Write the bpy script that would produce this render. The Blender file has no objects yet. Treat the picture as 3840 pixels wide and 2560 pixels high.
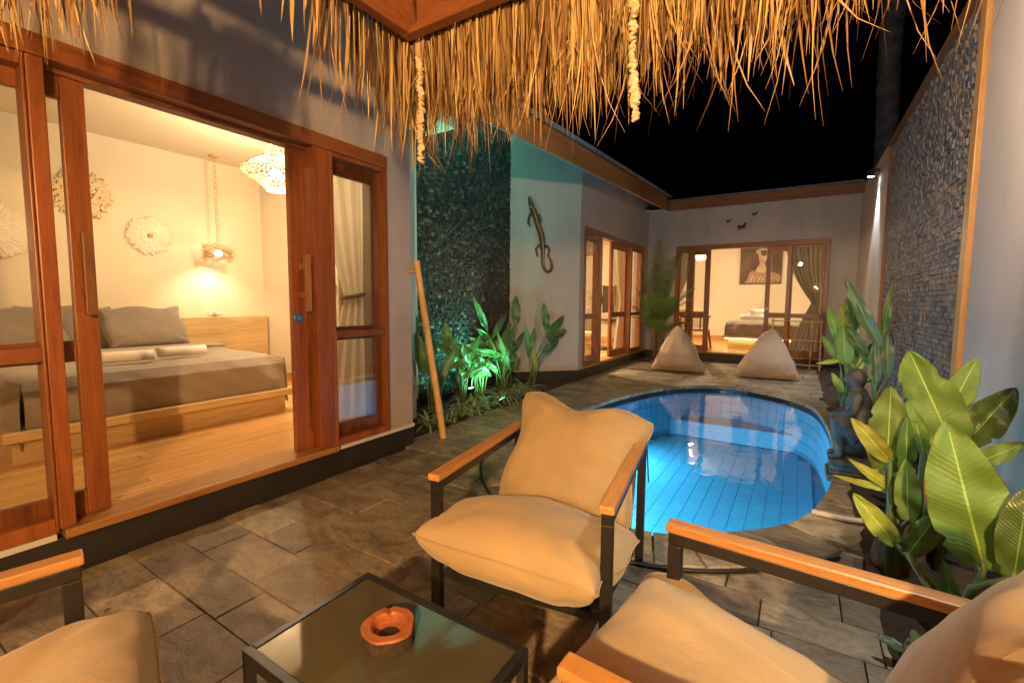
import bpy, bmesh, math, random
from mathutils import Vector, Matrix, noise, Euler
from math import sin, cos, pi, radians, sqrt, atan2
random.seed(7)
R = random.random
U = random.uniform
scn = bpy.context.scene

# ------------------------------------------------------------------ camera
F_PX, CAMZ = 1706.7, 1.25
YAW, PITCH, ROLL = radians(32.2), radians(4.7), radians(-0.4)
fw = Vector((-sin(YAW)*cos(PITCH), cos(YAW)*cos(PITCH), -sin(PITCH)))
rt = Vector((cos(YAW), sin(YAW), 0)); up = rt.cross(fw)
r2 = cos(ROLL)*rt - sin(ROLL)*up; u2 = sin(ROLL)*rt + cos(ROLL)*up
cd = bpy.data.cameras.new('camera'); cam = bpy.data.objects.new('camera', cd)
scn.collection.objects.link(cam); scn.camera = cam
cam.matrix_world = Matrix(((r2.x, u2.x, -fw.x, 0), (r2.y, u2.y, -fw.y, 0), (r2.z, u2.z, -fw.z, CAMZ), (0, 0, 0, 1)))
cd.sensor_width = 36; cd.lens = 36*F_PX/3840; cd.shift_y = -12/3840
cd.clip_start = 0.02; cd.clip_end = 500

# ------------------------------------------------------------------ world: night sky
w = bpy.data.worlds.new('World'); scn.world = w; w.use_nodes = True
nt = w.node_tree; bg = nt.nodes['Background']
sky = nt.nodes.new('ShaderNodeTexSky'); sky.sky_type = 'NISHITA'; sky.sun_disc = False
sky.sun_elevation = radians(-9); sky.sun_rotation = radians(200)
nt.links.new(sky.outputs[0], bg.inputs[0]); bg.inputs[1].default_value = 0.02

# ------------------------------------------------------------------ render settings
vs = scn.view_settings
vs.view_transform = 'Standard'; vs.look = 'None'; vs.gamma = 1; vs.exposure = 0.4
cy = scn.cycles
cy.use_denoising = True
cy.max_bounces = 8; cy.diffuse_bounces = 4; cy.glossy_bounces = 4; cy.transmission_bounces = 4; cy.transparent_max_bounces = 12
cy.caustics_reflective = False; cy.caustics_refractive = False
cy.sample_clamp_indirect = 4.0; cy.blur_glossy = 0.5

# lamp colours and powers (each lamp is built with its fixture further down)
WARM = (1.0, 0.58, 0.235); ROOM = (1.0, 0.755, 0.475); COOL = (0.86, 0.93, 1.0)
P_GAZEBO = 900.0; P_PEND_A = 122.0; P_PEND_B = 26.0; P_WING = 420.0; P_REAR = 260.0
P_SPOT = 220.0; P_FLOOD = 165.0; P_DOWN = 85.0; P_GREEN = 100.0; P_POOL = 165.0

# ------------------------------------------------------------------ materials
def lin(c): return tuple(c) + (1,)
class NT:
    def __init__(s, name):
        s.m = bpy.data.materials.new(name); s.m.use_nodes = True
        s.t = s.m.node_tree; s.t.nodes.clear()
        s.out = s.n('ShaderNodeOutputMaterial')
    def n(s, ty, **kw):
        x = s.t.nodes.new(ty)
        for k, v in kw.items(): setattr(x, k, v)
        return x
    def l(s, a, b): s.t.links.new(a, b)
    def coord(s, scale=(1, 1, 1), kind='Object'):
        c = s.n('ShaderNodeTexCoord'); m = s.n('ShaderNodeMapping'); m.inputs['Scale'].default_value = scale
        s.l(c.outputs[kind], m.inputs[0]); return m.outputs[0]
    def noise(s, vec, scale, detail=4, rough=.55, dist=0):
        x = s.n('ShaderNodeTexNoise'); x.inputs['Scale'].default_value = scale; x.inputs['Detail'].default_value = detail
        x.inputs['Roughness'].default_value = rough; x.inputs['Distortion'].default_value = dist
        s.l(vec, x.inputs['Vector']); return x.outputs['Fac']
    def ramp(s, fac, stops):
        x = s.n('ShaderNodeValToRGB'); e = x.color_ramp.elements
        while len(e) < len(stops): e.new(.5)
        for i, (p, c) in enumerate(stops):
            e[i].position = p; e[i].color = lin(c)
        s.l(fac, x.inputs[0]); return x.outputs[0]
    def math(s, op, a, b):
        x = s.n('ShaderNodeMath', operation=op)
        for i, v in enumerate((a, b)):
            if isinstance(v, (int, float)): x.inputs[i].default_value = v
            elif v is not None: s.l(v, x.inputs[i])
        return x.outputs[0]
    def rnd(s):   # one random number per object and per loose piece
        o = s.n('ShaderNodeObjectInfo'); g = s.n('ShaderNodeNewGeometry')
        return s.math('FRACT', s.math('ADD', o.outputs['Random'], g.outputs['Random Per Island']), 0)
    def hsv(s, col, val=None, hue=None, sat=None):
        x = s.n('ShaderNodeHueSaturation'); s.l(col, x.inputs['Color'])
        for k, v in (('Value', val), ('Hue', hue), ('Saturation', sat)):
            if v is None: continue
            if isinstance(v, (int, float)): x.inputs[k].default_value = v
            else: s.l(v, x.inputs[k])
        return x.outputs[0]
    def rng(s, v, lo, hi):
        x = s.n('ShaderNodeMapRange'); s.l(v, x.inputs[0]); x.inputs[3].default_value = lo; x.inputs[4].default_value = hi
        return x.outputs[0]
    def bump(s, h, strength=.3, dist=.01):
        b = s.n('ShaderNodeBump'); b.inputs['Strength'].default_value = strength; b.inputs['Distance'].default_value = dist
        s.l(h, b.inputs['Height']); return b.outputs[0]
    def bsdf(s, col, rough=.5, metal=0, spec=.5, normal=None, coat=0, sheen=0):
        p = s.n('ShaderNodeBsdfPrincipled')
        if isinstance(col, tuple): p.inputs['Base Color'].default_value = lin(col)
        else: s.l(col, p.inputs['Base Color'])
        if isinstance(rough, (int, float)): p.inputs['Roughness'].default_value = rough
        else: s.l(rough, p.inputs['Roughness'])
        p.inputs['Metallic'].default_value = metal; p.inputs['Specular IOR Level'].default_value = spec
        p.inputs['Coat Weight'].default_value = coat; p.inputs['Sheen Weight'].default_value = sheen
        if normal: s.l(normal, p.inputs['Normal'])
        return p.outputs[0]
    def end(s, sh): s.l(sh, s.out.inputs[0]); return s.m

def scl(c, k): return tuple(min(1, v*k) for v in c)
def m_plain(name, c, rough=.6, metal=0, spec=.5, var=.12, nscale=6, bump=0, bscale=60, coat=0, sheen=0):
    t = NT(name); v = t.coord()
    col = t.ramp(t.noise(v, nscale, 5), [(.25, scl(c, 1-var)), (.75, scl(c, 1+var))])
    nrm = t.bump(t.noise(v, bscale, 4), bump, .004) if bump else None
    return t.end(t.bsdf(col, rough, metal, spec, nrm, coat, sheen))
def m_wood(name, c1, c2, axis=2, rough=.42, scale=9, bump=.12, coat=0.0, vr=(.8, 1.2)):
    t = NT(name); sc = [1, 1, 1]; sc[axis] = .07
    v = t.coord(tuple(sc)); o = t.n('ShaderNodeObjectInfo')
    add = t.n('ShaderNodeVectorMath', operation='ADD'); t.l(v, add.inputs[0])
    cmb = t.n('ShaderNodeCombineXYZ'); q = t.math('MULTIPLY', o.outputs['Random'], 9.0)
    for i in range(3): t.l(q, cmb.inputs[i])
    t.l(cmb.outputs[0], add.inputs[1]); v = add.outputs[0]
    n1 = t.noise(v, scale, 6, .6, .7); n2 = t.noise(v, scale*9, 4, .7)
    mix = t.math('ADD', t.math('MULTIPLY', n1, .62), t.math('MULTIPLY', n2, .38))
    col = t.ramp(mix, [(.36, scl(c1, .8)), (.5, tuple((a+b)/2 for a, b in zip(c1, c2))), (.66, c2)])
    col = t.hsv(col, val=t.rng(t.rnd(), *vr))
    return t.end(t.bsdf(col, t.rng(n1, rough-.08, rough+.1), 0, .5, t.bump(mix, bump, .002), coat))
def m_fabric(name, c, rough=.85, weave=420, var=.1, wr=.25):
    t = NT(name); v = t.coord()
    col = t.ramp(t.noise(v, 4, 5), [(.3, scl(c, 1-var)), (.7, scl(c, 1+var))])
    wv = t.noise(v, weave, 2); fold = t.noise(v, 7, 4, .5, .8)
    rn = t.noise(t.coord((1, .45, 1)), 3.2, 2, .5, .6); rg = t.math('POWER', t.math('SUBTRACT', 1.0, t.math('ABSOLUTE', t.math('SUBTRACT', t.math('MULTIPLY', rn, 2.0), 1.0), 0)), 9.0)
    h = t.math('ADD', t.math('ADD', t.math('MULTIPLY', wv, .05), t.math('MULTIPLY', fold, .5)), t.math('MULTIPLY', rg, .22))
    return t.end(t.bsdf(col, rough, 0, .2, t.bump(h, wr, .022), 0, .25))
def m_sheer(name, c, tr=.45):
    t = NT(name); p = t.bsdf(c, .9, 0, .2); tl = t.n('ShaderNodeBsdfTranslucent'); tl.inputs[0].default_value = lin(c)
    ms = t.n('ShaderNodeMixShader'); ms.inputs[0].default_value = tr; t.l(p, ms.inputs[1]); t.l(tl.outputs[0], ms.inputs[2]); return t.end(ms.outputs[0])
def m_emit(name, c, k, clear=False):
    t = NT(name); e = t.n('ShaderNodeEmission'); e.inputs[0].default_value = lin(c); e.inputs[1].default_value = k
    if clear:      # a glowing glass bulb lets its own lamp's light out
        tr = t.n('ShaderNodeBsdfTransparent'); ad = t.n('ShaderNodeAddShader'); t.l(e.outputs[0], ad.inputs[0]); t.l(tr.outputs[0], ad.inputs[1])
        return t.end(ad.outputs[0])
    return t.end(e.outputs[0])
def m_glass(name, tint=(.97, .97, .96), ior=1.45, rough=0.0, k=1.0):
    t = NT(name); tr = t.n('ShaderNodeBsdfTransparent'); tr.inputs[0].default_value = lin(tint)
    g = t.n('ShaderNodeBsdfGlossy'); g.inputs['Roughness'].default_value = rough; g.inputs[0].default_value = (1, 1, 1, 1)
    f = t.n('ShaderNodeFresnel'); f.inputs[0].default_value = ior
    mx = t.n('ShaderNodeMixShader'); t.l(t.math('MULTIPLY', f.outputs[0], k), mx.inputs[0]); t.l(tr.outputs[0], mx.inputs[1]); t.l(g.outputs[0], mx.inputs[2])
    return t.end(mx.outputs[0])
def m_leaf(name, c1, c2, rough=.35, trans=.3, vein=(1.25, .5), nv=26, yellow=None):
    t = NT(name); uv = t.coord(kind='UV'); sx = t.n('ShaderNodeSeparateXYZ'); t.l(uv, sx.inputs[0])
    av = t.math('ABSOLUTE', t.math('SUBTRACT', sx.outputs[1], .5), 0)
    ph = t.math('ADD', t.math('ADD', t.math('MULTIPLY', sx.outputs[0], nv*6.283), t.math('MULTIPLY', av, -nv*1.6)), t.math('MULTIPLY', t.noise(t.coord(), 14, 3), 5.0))
    wv = t.math('SINE', ph, 0)
    o = t.noise(t.coord(), 5, 4)
    col = t.ramp(o, [(.3, c1), (.72, c2)])
    col = t.hsv(col, val=t.rng(t.rnd(), .75, 1.25), hue=t.rng(t.rnd(), .485, .515))
    mid = t.math('LESS_THAN', av, .016)
    mx = t.n('ShaderNodeMixRGB'); t.l(mid, mx.inputs[0]); t.l(col, mx.inputs[1]); mx.inputs[2].default_value = lin(scl(c2, 1.9))
    mv = t.n('ShaderNodeMixRGB', blend_type='MULTIPLY'); t.l(t.rng(wv, 0, .13), mv.inputs[0]); t.l(mx.outputs[0], mv.inputs[1]); mv.inputs[2].default_value = (.55, .62, .4, 1)
    nrm = t.bump(wv, .14, .004)
    rim = t.math('GREATER_THAN', t.math('ADD', t.math('MULTIPLY', av, 2.0), t.math('MULTIPLY', t.noise(t.coord(), 9, 4), .5)), 1.235)
    mr = t.n('ShaderNodeMixRGB'); t.l(rim, mr.inputs[0]); t.l(mv.outputs[0], mr.inputs[1]); mr.inputs[2].default_value = (.22, .12, .035, 1); mv = mr
    p = t.bsdf(mv.outputs[0], rough, 0, .5, nrm)
    tl = t.n('ShaderNodeBsdfTranslucent'); t.l(mv.outputs[0], tl.inputs[0])
    ms = t.n('ShaderNodeMixShader'); ms.inputs[0].default_value = trans; t.l(p, ms.inputs[1]); t.l(tl.outputs[0], ms.inputs[2])
    return t.end(ms.outputs[0])

MT = {}
t = NT('plaster'); v = t.coord(); g = t.n('ShaderNodeNewGeometry'); st_ = t.n('ShaderNodeVectorMath', operation='MULTIPLY'); t.l(g.outputs['Position'], st_.inputs[0]); st_.inputs[1].default_value = (1, 1, .22)
na = t.noise(g.outputs['Position'], 1.4, 6, .6); nb_ = t.noise(st_.outputs[0], 5, 6, .65, .5); mixp = t.math('ADD', t.math('MULTIPLY', na, .6), t.math('MULTIPLY', nb_, .4))
MT['plaster'] = t.end(t.bsdf(t.ramp(mixp, [(.30, (.37, .315, .265)), (.5, (.45, .395, .345)), (.68, (.50, .445, .395))]), .85, 0, .3, t.bump(t.math('ADD', t.noise(g.outputs['Position'], 6, 5, .6, 1.0), t.noise(g.outputs['Position'], 60, 3)), .16, .006)))
MT['plaster_room'] = m_plain('plaster_room', (.66, .59, .46), .85, var=.03, nscale=2, bump=.05, bscale=60)
MT['white_paint'] = m_plain('white_paint', (.72, .70, .68), .7, var=.05)
MT['plinth'] = m_plain('plinth', (.022, .02, .019), .55, var=.35, nscale=5, bump=.2, bscale=25)
WR1, WR2 = (.17, .044, .011), (.37, .124, .034)
for i, a in enumerate('xyz'):
    MT['door_'+a] = m_wood('door_wood_'+a, WR1, WR2, i, .38)
    MT['beam_'+a] = m_wood('beam_wood_'+a, (.14, .045, .016), (.27, .10, .035), i, .5)
    MT['fascia_'+a] = m_wood('fascia_wood_'+a, (.20, .075, .022), (.42, .19, .065), i, .5, 6)
    MT['arm_'+a] = m_wood('arm_wood_'+a, (.34, .16, .045), (.55, .29, .10), i, .4, 14)
    MT['pale_'+a] = m_wood('pale_wood_'+a, (.50, .34, .15), (.68, .50, .26), i, .45, 5, .06)
MT['plank'] = m_wood('floor_plank', (.54, .28, .09), (.80, .50, .20), 1, .24, 7, .05, .25, (.86, 1.14))
MT['plank_x'] = m_wood('floor_plank_cross', (.54, .28, .09), (.80, .50, .20), 0, .24, 7, .05, .25, (.86, 1.14))
MT['black_metal'] = m_plain('black_metal', (.012, .011, .011), .42, 0, .5, .3, 30, .05, 200)
MT['cushion'] = m_fabric('cushion_cloth', (.40, .305, .170), wr=.55)
MT['beanbag'] = m_fabric('beanbag_cloth', (.46, .335, .245), .75, wr=.6)
MT['sheet'] = m_fabric('grey_sheet', (.29, .245, .20), .85, wr=.25)
MT['pillowcase'] = m_fabric('grey_pillowcase', (.22, .185, .15), .85, wr=.35)
MT['towel'] = m_fabric('white_towel', (.80, .76, .70), .95, 200, .04, .3)
MT['sheer'] = m_sheer('pale_curtain', (.78, .70, .54), .55)
MT['drape'] = m_sheer('grey_curtain', (.30, .25, .19), .35)
MT['soil'] = m_plain('soil', (.035, .022, .014), .95, var=.5, nscale=18, bump=.8, bscale=40)
MT['root'] = m_plain('root_ball', (.12, .055, .022), .95, var=.7, nscale=25, bump=1, bscale=60)
MT['bamboo'] = m_wood('bamboo', (.50, .28, .085), (.72, .45, .17), 2, .35, 12, .05)
MT['glass'] = m_glass('window_glass', (.985, .985, .975), 1.45, 0.0, .55)
MT['stone_statue'] = m_plain('statue_stone', (.052, .053, .045), .7, var=.8, nscale=16, bump=1.0, bscale=45)
MT['bulb'] = m_emit('bulb_glow', (1, .72, .40), 9, True)
MT['bulb_cool'] = m_emit('spot_glow', (.85, .95, 1), 60)
MT['led'] = m_emit('led_strip_glow', (1, .70, .30), 9)
MT['bulb_green'] = m_emit('green_glow', (.15, 1, .55), 14)
MT['pool_lamp'] = m_emit('pool_lamp_glow', (.35, .75, 1), 6)
MT['rattan'] = m_plain('rattan', (.50, .32, .14), .6, var=.3, nscale=40)
MT['twig'] = m_plain('twig', (.34, .20, .08), .7, var=.4, nscale=40)
MT['feather_white'] = m_plain('feather_white', (.74, .68, .58), .9, var=.1, nscale=20)
MT['shell'] = m_plain('shell', (.70, .56, .36), .4, var=.2, nscale=60, bump=.3, bscale=90)
MT['screen'] = m_plain('black_screen', (.008, .008, .009), .15)
MT['steel'] = m_plain('steel', (.5, .5, .5), .3, 1)
MT['blue_tag'] = m_plain('blue_tag', (.03, .18, .42), .35)
MT['white_plastic'] = m_plain('white_plastic', (.62, .55, .45), .4, var=.05)
MT['rubber'] = m_plain('black_rubber', (.01, .01, .01), .5)
MT['bark'] = m_plain('bark', (.03, .018, .012), .9, var=.6, nscale=40, bump=1, bscale=60)
MT['ash_wood'] = m_wood('ashtray_wood', (.22, .065, .022), (.40, .14, .05), 0, .5, 20)
MT['dark_ornament'] = m_plain('dark_ornament', (.03, .02, .014), .5)
MT['gecko'] = m_plain('gecko_wood', (.10, .042, .015), .28, var=.9, nscale=14, bump=.3, bscale=120, coat=.4)
MT['shell_inlay'] = m_plain('shell_inlay', (.6, .55, .45), .3, var=.1)
MT['stem'] = m_plain('plant_stem', (.10, .15, .04), .5, var=.4, nscale=12)
MT['stem_red'] = m_plain('palm_stem', (.16, .10, .04), .55, var=.5, nscale=10)
MT['trunk'] = m_plain('palm_trunk', (.14, .13, .13), .9, var=.5, nscale=6, bump=.8, bscale=14)
MT['leaf_a'] = m_leaf('banana_leaf', (.15, .29, .055), (.27, .43, .095), .48, .38)
MT['leaf_y'] = m_leaf('yellow_leaf', (.32, .42, .05), (.50, .54, .09), .48, .35)
MT['leaf_d'] = m_leaf('dark_leaf', (.06, .14, .03), (.12, .22, .05), .32)
MT['leaf_b'] = m_leaf('bluish_leaf', (.10, .20, .10), (.18, .28, .13), .3)
MT['leaf_g'] = m_leaf('heliconia_leaf', (.06, .14, .04), (.12, .22, .065), .34)
MT['leaf_p'] = m_leaf('palm_leaflet', (.06, .14, .022), (.13, .24, .045), .35, .25, nv=2)
MT['leaf_s'] = None
t = NT('variegated_blade'); uv = t.coord(kind='UV'); sx = t.n('ShaderNodeSeparateXYZ'); t.l(uv, sx.inputs[0])
av = t.math('ABSOLUTE', t.math('SUBTRACT', sx.outputs[1], .5), 0)
MT['leaf_s'] = t.end(t.bsdf(t.ramp(av, [(.12, (.05, .12, .03)), (.28, (.05, .12, .03)), (.34, (.55, .52, .32)), (.5, (.55, .52, .32))]), .4))
# thatch: every straw its own tone
t = NT('thatch_straw'); col = t.ramp(t.rnd(), [(0, (.05, .025, .009)), (.25, (.17, .095, .036)), (.62, (.40, .26, .10)), (1, (.62, .46, .21))])
t2 = t.noise(t.coord((1, 1, .12)), 60, 3)
col = t.hsv(col, val=t.rng(t2, .7, 1.25))
MT['thatch'] = t.end(t.bsdf(col, .6, 0, .3))
# paving stone
t = NT('paving_stone'); v = t.coord(kind='Object'); g = t.n('ShaderNodeNewGeometry')
sc_ = t.n('ShaderNodeVectorMath', operation='MULTIPLY'); t.l(g.outputs['Position'], sc_.inputs[0]); sc_.inputs[1].default_value = (1.0, 1.7, 1)
pv = sc_.outputs[0]
a = t.noise(pv, 2.2, 8, .66, 2.4); b = t.noise(pv, 9, 7, .72, 2.0)
mixn = t.math('ADD', t.math('MULTIPLY', a, .6), t.math('MULTIPLY', b, .4))
col = t.ramp(mixn, [(.33, (.055, .045, .036)), (.44, (.18, .147, .105)), (.54, (.31, .26, .185)), (.66, (.43, .365, .27))])
col = t.hsv(col, val=t.rng(t.rnd(), .72, 1.22), hue=t.rng(t.rnd(), .49, .51))
h = t.math('ADD', t.math('MULTIPLY', t.noise(pv, 7, 8, .7, 1.5), .8), t.math('MULTIPLY', t.noise(pv, 70, 4), .25))
MT['paver'] = t.end(t.bsdf(col, t.rng(b, .34, .62), 0, .45, t.bump(h, .55, .012)))
MT['joint'] = m_plain('joint_mortar', (.095, .08, .06), .85, var=.4, nscale=9)
# mosaic stone chips
def m_chip(name, stops, rough):
    t = NT(name); col = t.ramp(t.rnd(), stops); n = t.noise(t.coord(kind='Generated'), 3, 4)
    g = t.n('ShaderNodeNewGeometry'); n2 = t.noise(g.outputs['Position'], 40, 4)
    col = t.hsv(col, val=t.rng(n2, .6, 1.35))
    return t.end(t.bsdf(col, rough, 0, .5, t.bump(n2, .6, .006)))
MT['chip'] = m_chip('stone_chip_multi', [(0, (.06, .06, .075)), (.3, (.12, .12, .14)), (.55, (.17, .155, .15)), (.75, (.21, .145, .10)), (.9, (.24, .21, .19)), (1, (.15, .075, .045))], .55)
MT['chip_dark'] = m_chip('stone_chip_dark', [(0, (.014, .014, .014)), (.6, (.032, .032, .032)), (.88, (.055, .053, .05)), (1, (.16, .14, .11))], .3)
# pool tiles
t = NT('pool_tile'); g = t.n('ShaderNodeNewGeometry'); n = t.noise(g.outputs['Position'], 48, 6, .8, 1.4)
col = t.ramp(n, [(.25, (.03, .24, .40)), (.50, (.055, .37, .56)), (.75, (.17, .56, .72))])
col = t.hsv(col, val=t.rng(t.rnd(), .96, 1.04))
MT['pool_tile'] = t.end(t.bsdf(col, .35))
MT['pool_grout'] = m_plain('pool_grout', (.024, .21, .36), .7)
MT['pool_rim'] = m_plain('black_rim_tile', (.012, .013, .016), .25, var=.5, nscale=14)
# water
t = NT('water'); tr = t.n('ShaderNodeBsdfTransparent'); tr.inputs[0].default_value = (.86, .96, 1, 1)
gl = t.n('ShaderNodeBsdfGlossy'); gl.inputs['Roughness'].default_value = 0.01
g = t.n('ShaderNodeNewGeometry'); nb = t.bump(t.noise(g.outputs['Position'], 5.0, 3, .5, .5), .16, .014); t.l(nb, gl.inputs['Normal'])
fr = t.n('ShaderNodeFresnel'); fr.inputs[0].default_value = 1.5; t.l(nb, fr.inputs['Normal'])
mx = t.n('ShaderNodeMixShader'); t.l(fr.outputs[0], mx.inputs[0]); t.l(tr.outputs[0], mx.inputs[1]); t.l(gl.outputs[0], mx.inputs[2])
MT['water'] = t.end(mx.outputs[0])
# smoked table glass
t = NT('smoked_glass'); MT['table_glass'] = t.end(t.bsdf((.06, .058, .036), .05, 0, .8))
# spotted feather
t = NT('spotted_feather'); MT['feather_spot'] = t.end(t.bsdf(t.ramp(t.noise(t.coord(), 38, 2), [(.55, (.66, .54, .36)), (.66, (.10, .05, .02))]), .9))

# ------------------------------------------------------------------ mesh builder
def rot_to(d):
    return Vector((0, 0, 1)).rotation_difference(Vector(d).normalized()).to_matrix()
class MB:
    def __init__(s): s.v = []; s.f = []; s.uv = None; s.sm = []
    def quad(s, *p):
        b = len(s.v); s.v += [Vector(q) for q in p]; s.f.append(tuple(range(b, b+len(p)))); return s
    def box(s, x0, x1, y0, y1, z0, z1):
        b = len(s.v)
        s.v += [Vector(p) for p in ((x0, y0, z0), (x1, y0, z0), (x1, y1, z0), (x0, y1, z0), (x0, y0, z1), (x1, y0, z1), (x1, y1, z1), (x0, y1, z1))]
        s.f += [tuple(b+i for i in q) for q in ((3, 2, 1, 0), (4, 5, 6, 7), (0, 1, 5, 4), (1, 2, 6, 5), (2, 3, 7, 6), (3, 0, 4, 7))]
        return s
    def obox(s, c, size, M3):
        b = len(s.v); c = Vector(c); hx, hy, hz = (q/2 for q in size)
        for p in ((-1, -1, -1), (1, -1, -1), (1, 1, -1), (-1, 1, -1), (-1, -1, 1), (1, -1, 1), (1, 1, 1), (-1, 1, 1)):
            s.v.append(c + M3 @ Vector((p[0]*hx, p[1]*hy, p[2]*hz)))
        s.f += [tuple(b+i for i in q) for q in ((3, 2, 1, 0), (4, 5, 6, 7), (0, 1, 5, 4), (1, 2, 6, 5), (2, 3, 7, 6), (3, 0, 4, 7))]
        return s
    def bar(s, p, q, wd, ht, upv=(0, 0, 1)):
        p, q = Vector(p), Vector(q); d = (q-p).normalized(); u = Vector(upv); sd = d.cross(u)
        if sd.length < 1e-4: sd = d.cross(Vector((1, 0, 0)))
        sd.normalize(); u = sd.cross(d)
        M3 = Matrix((sd, d, u)).transposed()
        return s.obox((p+q)/2, (wd, (q-p).length, ht), M3)
    def tube(s, pts, rad, n=8, cap=True, closed=False):
        pts = [Vector(p) for p in pts]; m = len(pts)
        if not isinstance(rad, (list, tuple)): rad = [rad]*m
        b = len(s.v); prev = None
        for i in range(m):
            if closed: d = pts[(i+1) % m]-pts[i-1]
            else: d = pts[min(i+1, m-1)]-pts[max(i-1, 0)]
            d.normalize()
            if prev is None:
                a = Vector((0, 0, 1)) if abs(d.z) < .9 else Vector((1, 0, 0))
                u = d.cross(a).normalized()
            else:
                u = prev - d*prev.dot(d); u.normalize()
            prev = u; v2 = d.cross(u)
            for k in range(n):
                an = 2*pi*k/n; s.v.append(pts[i] + (u*cos(an)+v2*sin(an))*rad[i])
        for i in range(m if closed else m-1):
            for k in range(n):
                i2 = (i+1) % m
                s.f.append((b+i*n+k, b+i*n+(k+1) % n, b+i2*n+(k+1) % n, b+i2*n+k))
        if cap and not closed:
            s.f.append(tuple(b+k for k in range(n))[::-1]); s.f.append(tuple(b+(m-1)*n+k for k in range(n)))
        return s
    def lathe(s, prof, n=24, c=(0, 0, 0), cap=True):
        b = len(s.v); c = Vector(c)
        for (r, z) in prof:
            for k in range(n):
                a = 2*pi*k/n; s.v.append(c+Vector((r*cos(a), r*sin(a), z)))
        for i in range(len(prof)-1):
            for k in range(n):
                s.f.append((b+i*n+k, b+i*n+(k+1) % n, b+(i+1)*n+(k+1) % n, b+(i+1)*n+k))
        if cap:
            s.f.append(tuple(b+k for k in range(n))[::-1]); s.f.append(tuple(b+(len(prof)-1)*n+k for k in range(n)))
        return s
    def sphere(s, c, r, nu=16, nv=10):
        c = Vector(c); r = Vector(r) if isinstance(r, (tuple, list)) else Vector((r, r, r)); b = len(s.v)
        for i in range(1, nv):
            th = pi*i/nv
            for k in range(nu):
                a = 2*pi*k/nu; s.v.append(c+Vector((r.x*sin(th)*cos(a), r.y*sin(th)*sin(a), r.z*cos(th))))
        T = len(s.v); s.v += [c+Vector((0, 0, r.z)), c-Vector((0, 0, r.z))]
        for i in range(nv-2):
            for k in range(nu):
                s.f.append((b+i*nu+k, b+(i+1)*nu+k, b+(i+1)*nu+(k+1) % nu, b+i*nu+(k+1) % nu))
        for k in range(nu):
            s.f.append((T, b+k, b+(k+1) % nu)); q = b+(nv-2)*nu
            s.f.append((T+1, q+(k+1) % nu, q+k))
        return s
    def grid(s, fn, nu, nv, uv=False):
        b = len(s.v)
        if uv and s.uv is None: s.uv = [(0, 0)]*len(s.v)
        for i in range(nu+1):
            for j in range(nv+1):
                s.v.append(Vector(fn(i/nu, j/nv)))
                if s.uv is not None: s.uv.append((i/nu, j/nv))
        for i in range(nu):
            for j in range(nv):
                q = b+i*(nv+1)+j; s.f.append((q, q+nv+1, q+nv+2, q+1))
        return s
    def mesh(s, name, off=None):
        me = bpy.data.meshes.new(name)
        vv = [tuple(p-off) for p in s.v] if off is not None else [tuple(p) for p in s.v]
        me.from_pydata(vv, [], s.f)
        if s.uv is not None:
            while len(s.uv) < len(s.v): s.uv.append((0, 0))
            L = me.uv_layers.new(name='UVMap')
            for lp in me.loops: L.data[lp.index].uv = s.uv[lp.vertex_index]
        me.update(); return me

COL = scn.collection
def rootloc(o):
    v = Vector((0, 0, 0))
    while o is not None:
        v += o.location; o = o.parent
    return v
def tag(o, label=None, cat=None, group=None, kind=None):
    if label: o['label'] = label
    if cat: o['category'] = cat
    if group: o['group'] = group
    if kind: o['kind'] = kind
    return o
def thing(name, label, cat, loc=(0, 0, 0), rz=0, group=None):
    o = bpy.data.objects.new(name, None); COL.objects.link(o); o.empty_display_size = .1
    o.location = loc; o.rotation_euler = (0, 0, rz)
    return tag(o, label, cat, group)
def obj(name, mb, mat, parent=None, smooth=False, bevel=0, local=False, sub=0, solid=0, seg=2):
    """link one mesh object; verts are in world space unless local (then in the parent's space)"""
    off = None
    if parent is not None and not local: off = rootloc(parent)
    me = mb.mesh(name, off) if isinstance(mb, MB) else mb
    if mat is not None and not me.materials: me.materials.append(MT[mat] if isinstance(mat, str) else mat)
    if smooth:
        for p in me.polygons: p.use_smooth = True
    o = bpy.data.objects.new(name, me); COL.objects.link(o)
    if parent is not None: o.parent = parent
    if solid:
        m = o.modifiers.new('s', 'SOLIDIFY'); m.thickness = solid
    if bevel:
        m = o.modifiers.new('b', 'BEVEL'); m.width = bevel; m.segments = seg; m.limit_method = 'ANGLE'; m.angle_limit = radians(40); m.harden_normals = False
    if sub:
        m = o.modifiers.new('u', 'SUBSURF'); m.levels = sub; m.render_levels = sub
    return o
def struct(name, mb, mat, **k): return tag(obj(name, mb, mat, **k), kind='structure')
def inst(name, me, parent, M4):
    o = bpy.data.objects.new(name, me); COL.objects.link(o); o.parent = parent
    o.matrix_local = M4
    return o
def dup(root, loc=None, rz=None, label=None, parent=None):
    r = root.copy(); COL.objects.link(r)
    if parent is not None: r.parent = parent
    if loc is not None: r.location = loc
    if rz is not None: r.rotation_euler = (0, 0, rz)
    if label: r['label'] = label
    for ch in list(root.children): dup(ch, parent=r)
    return r
def lamp(name, kind, loc, power, color, radius=.05, parent=None, aim=None, angle=None, blend=.5):
    d = bpy.data.lights.new(name, kind); d.energy = power; d.color = color
    if kind in ('POINT', 'SPOT'): d.shadow_soft_size = radius
    o = bpy.data.objects.new(name, d); COL.objects.link(o)
    if parent is not None:
        o.parent = parent; o.location = Vector(loc)-rootloc(parent)
    else: o.location = loc
    if kind == 'SPOT': d.spot_size = angle; d.spot_blend = blend
    if aim is not None: o.rotation_euler = (Vector(aim)-Vector(loc)).to_track_quat('-Z', 'Y').to_euler()
    return o
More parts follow.
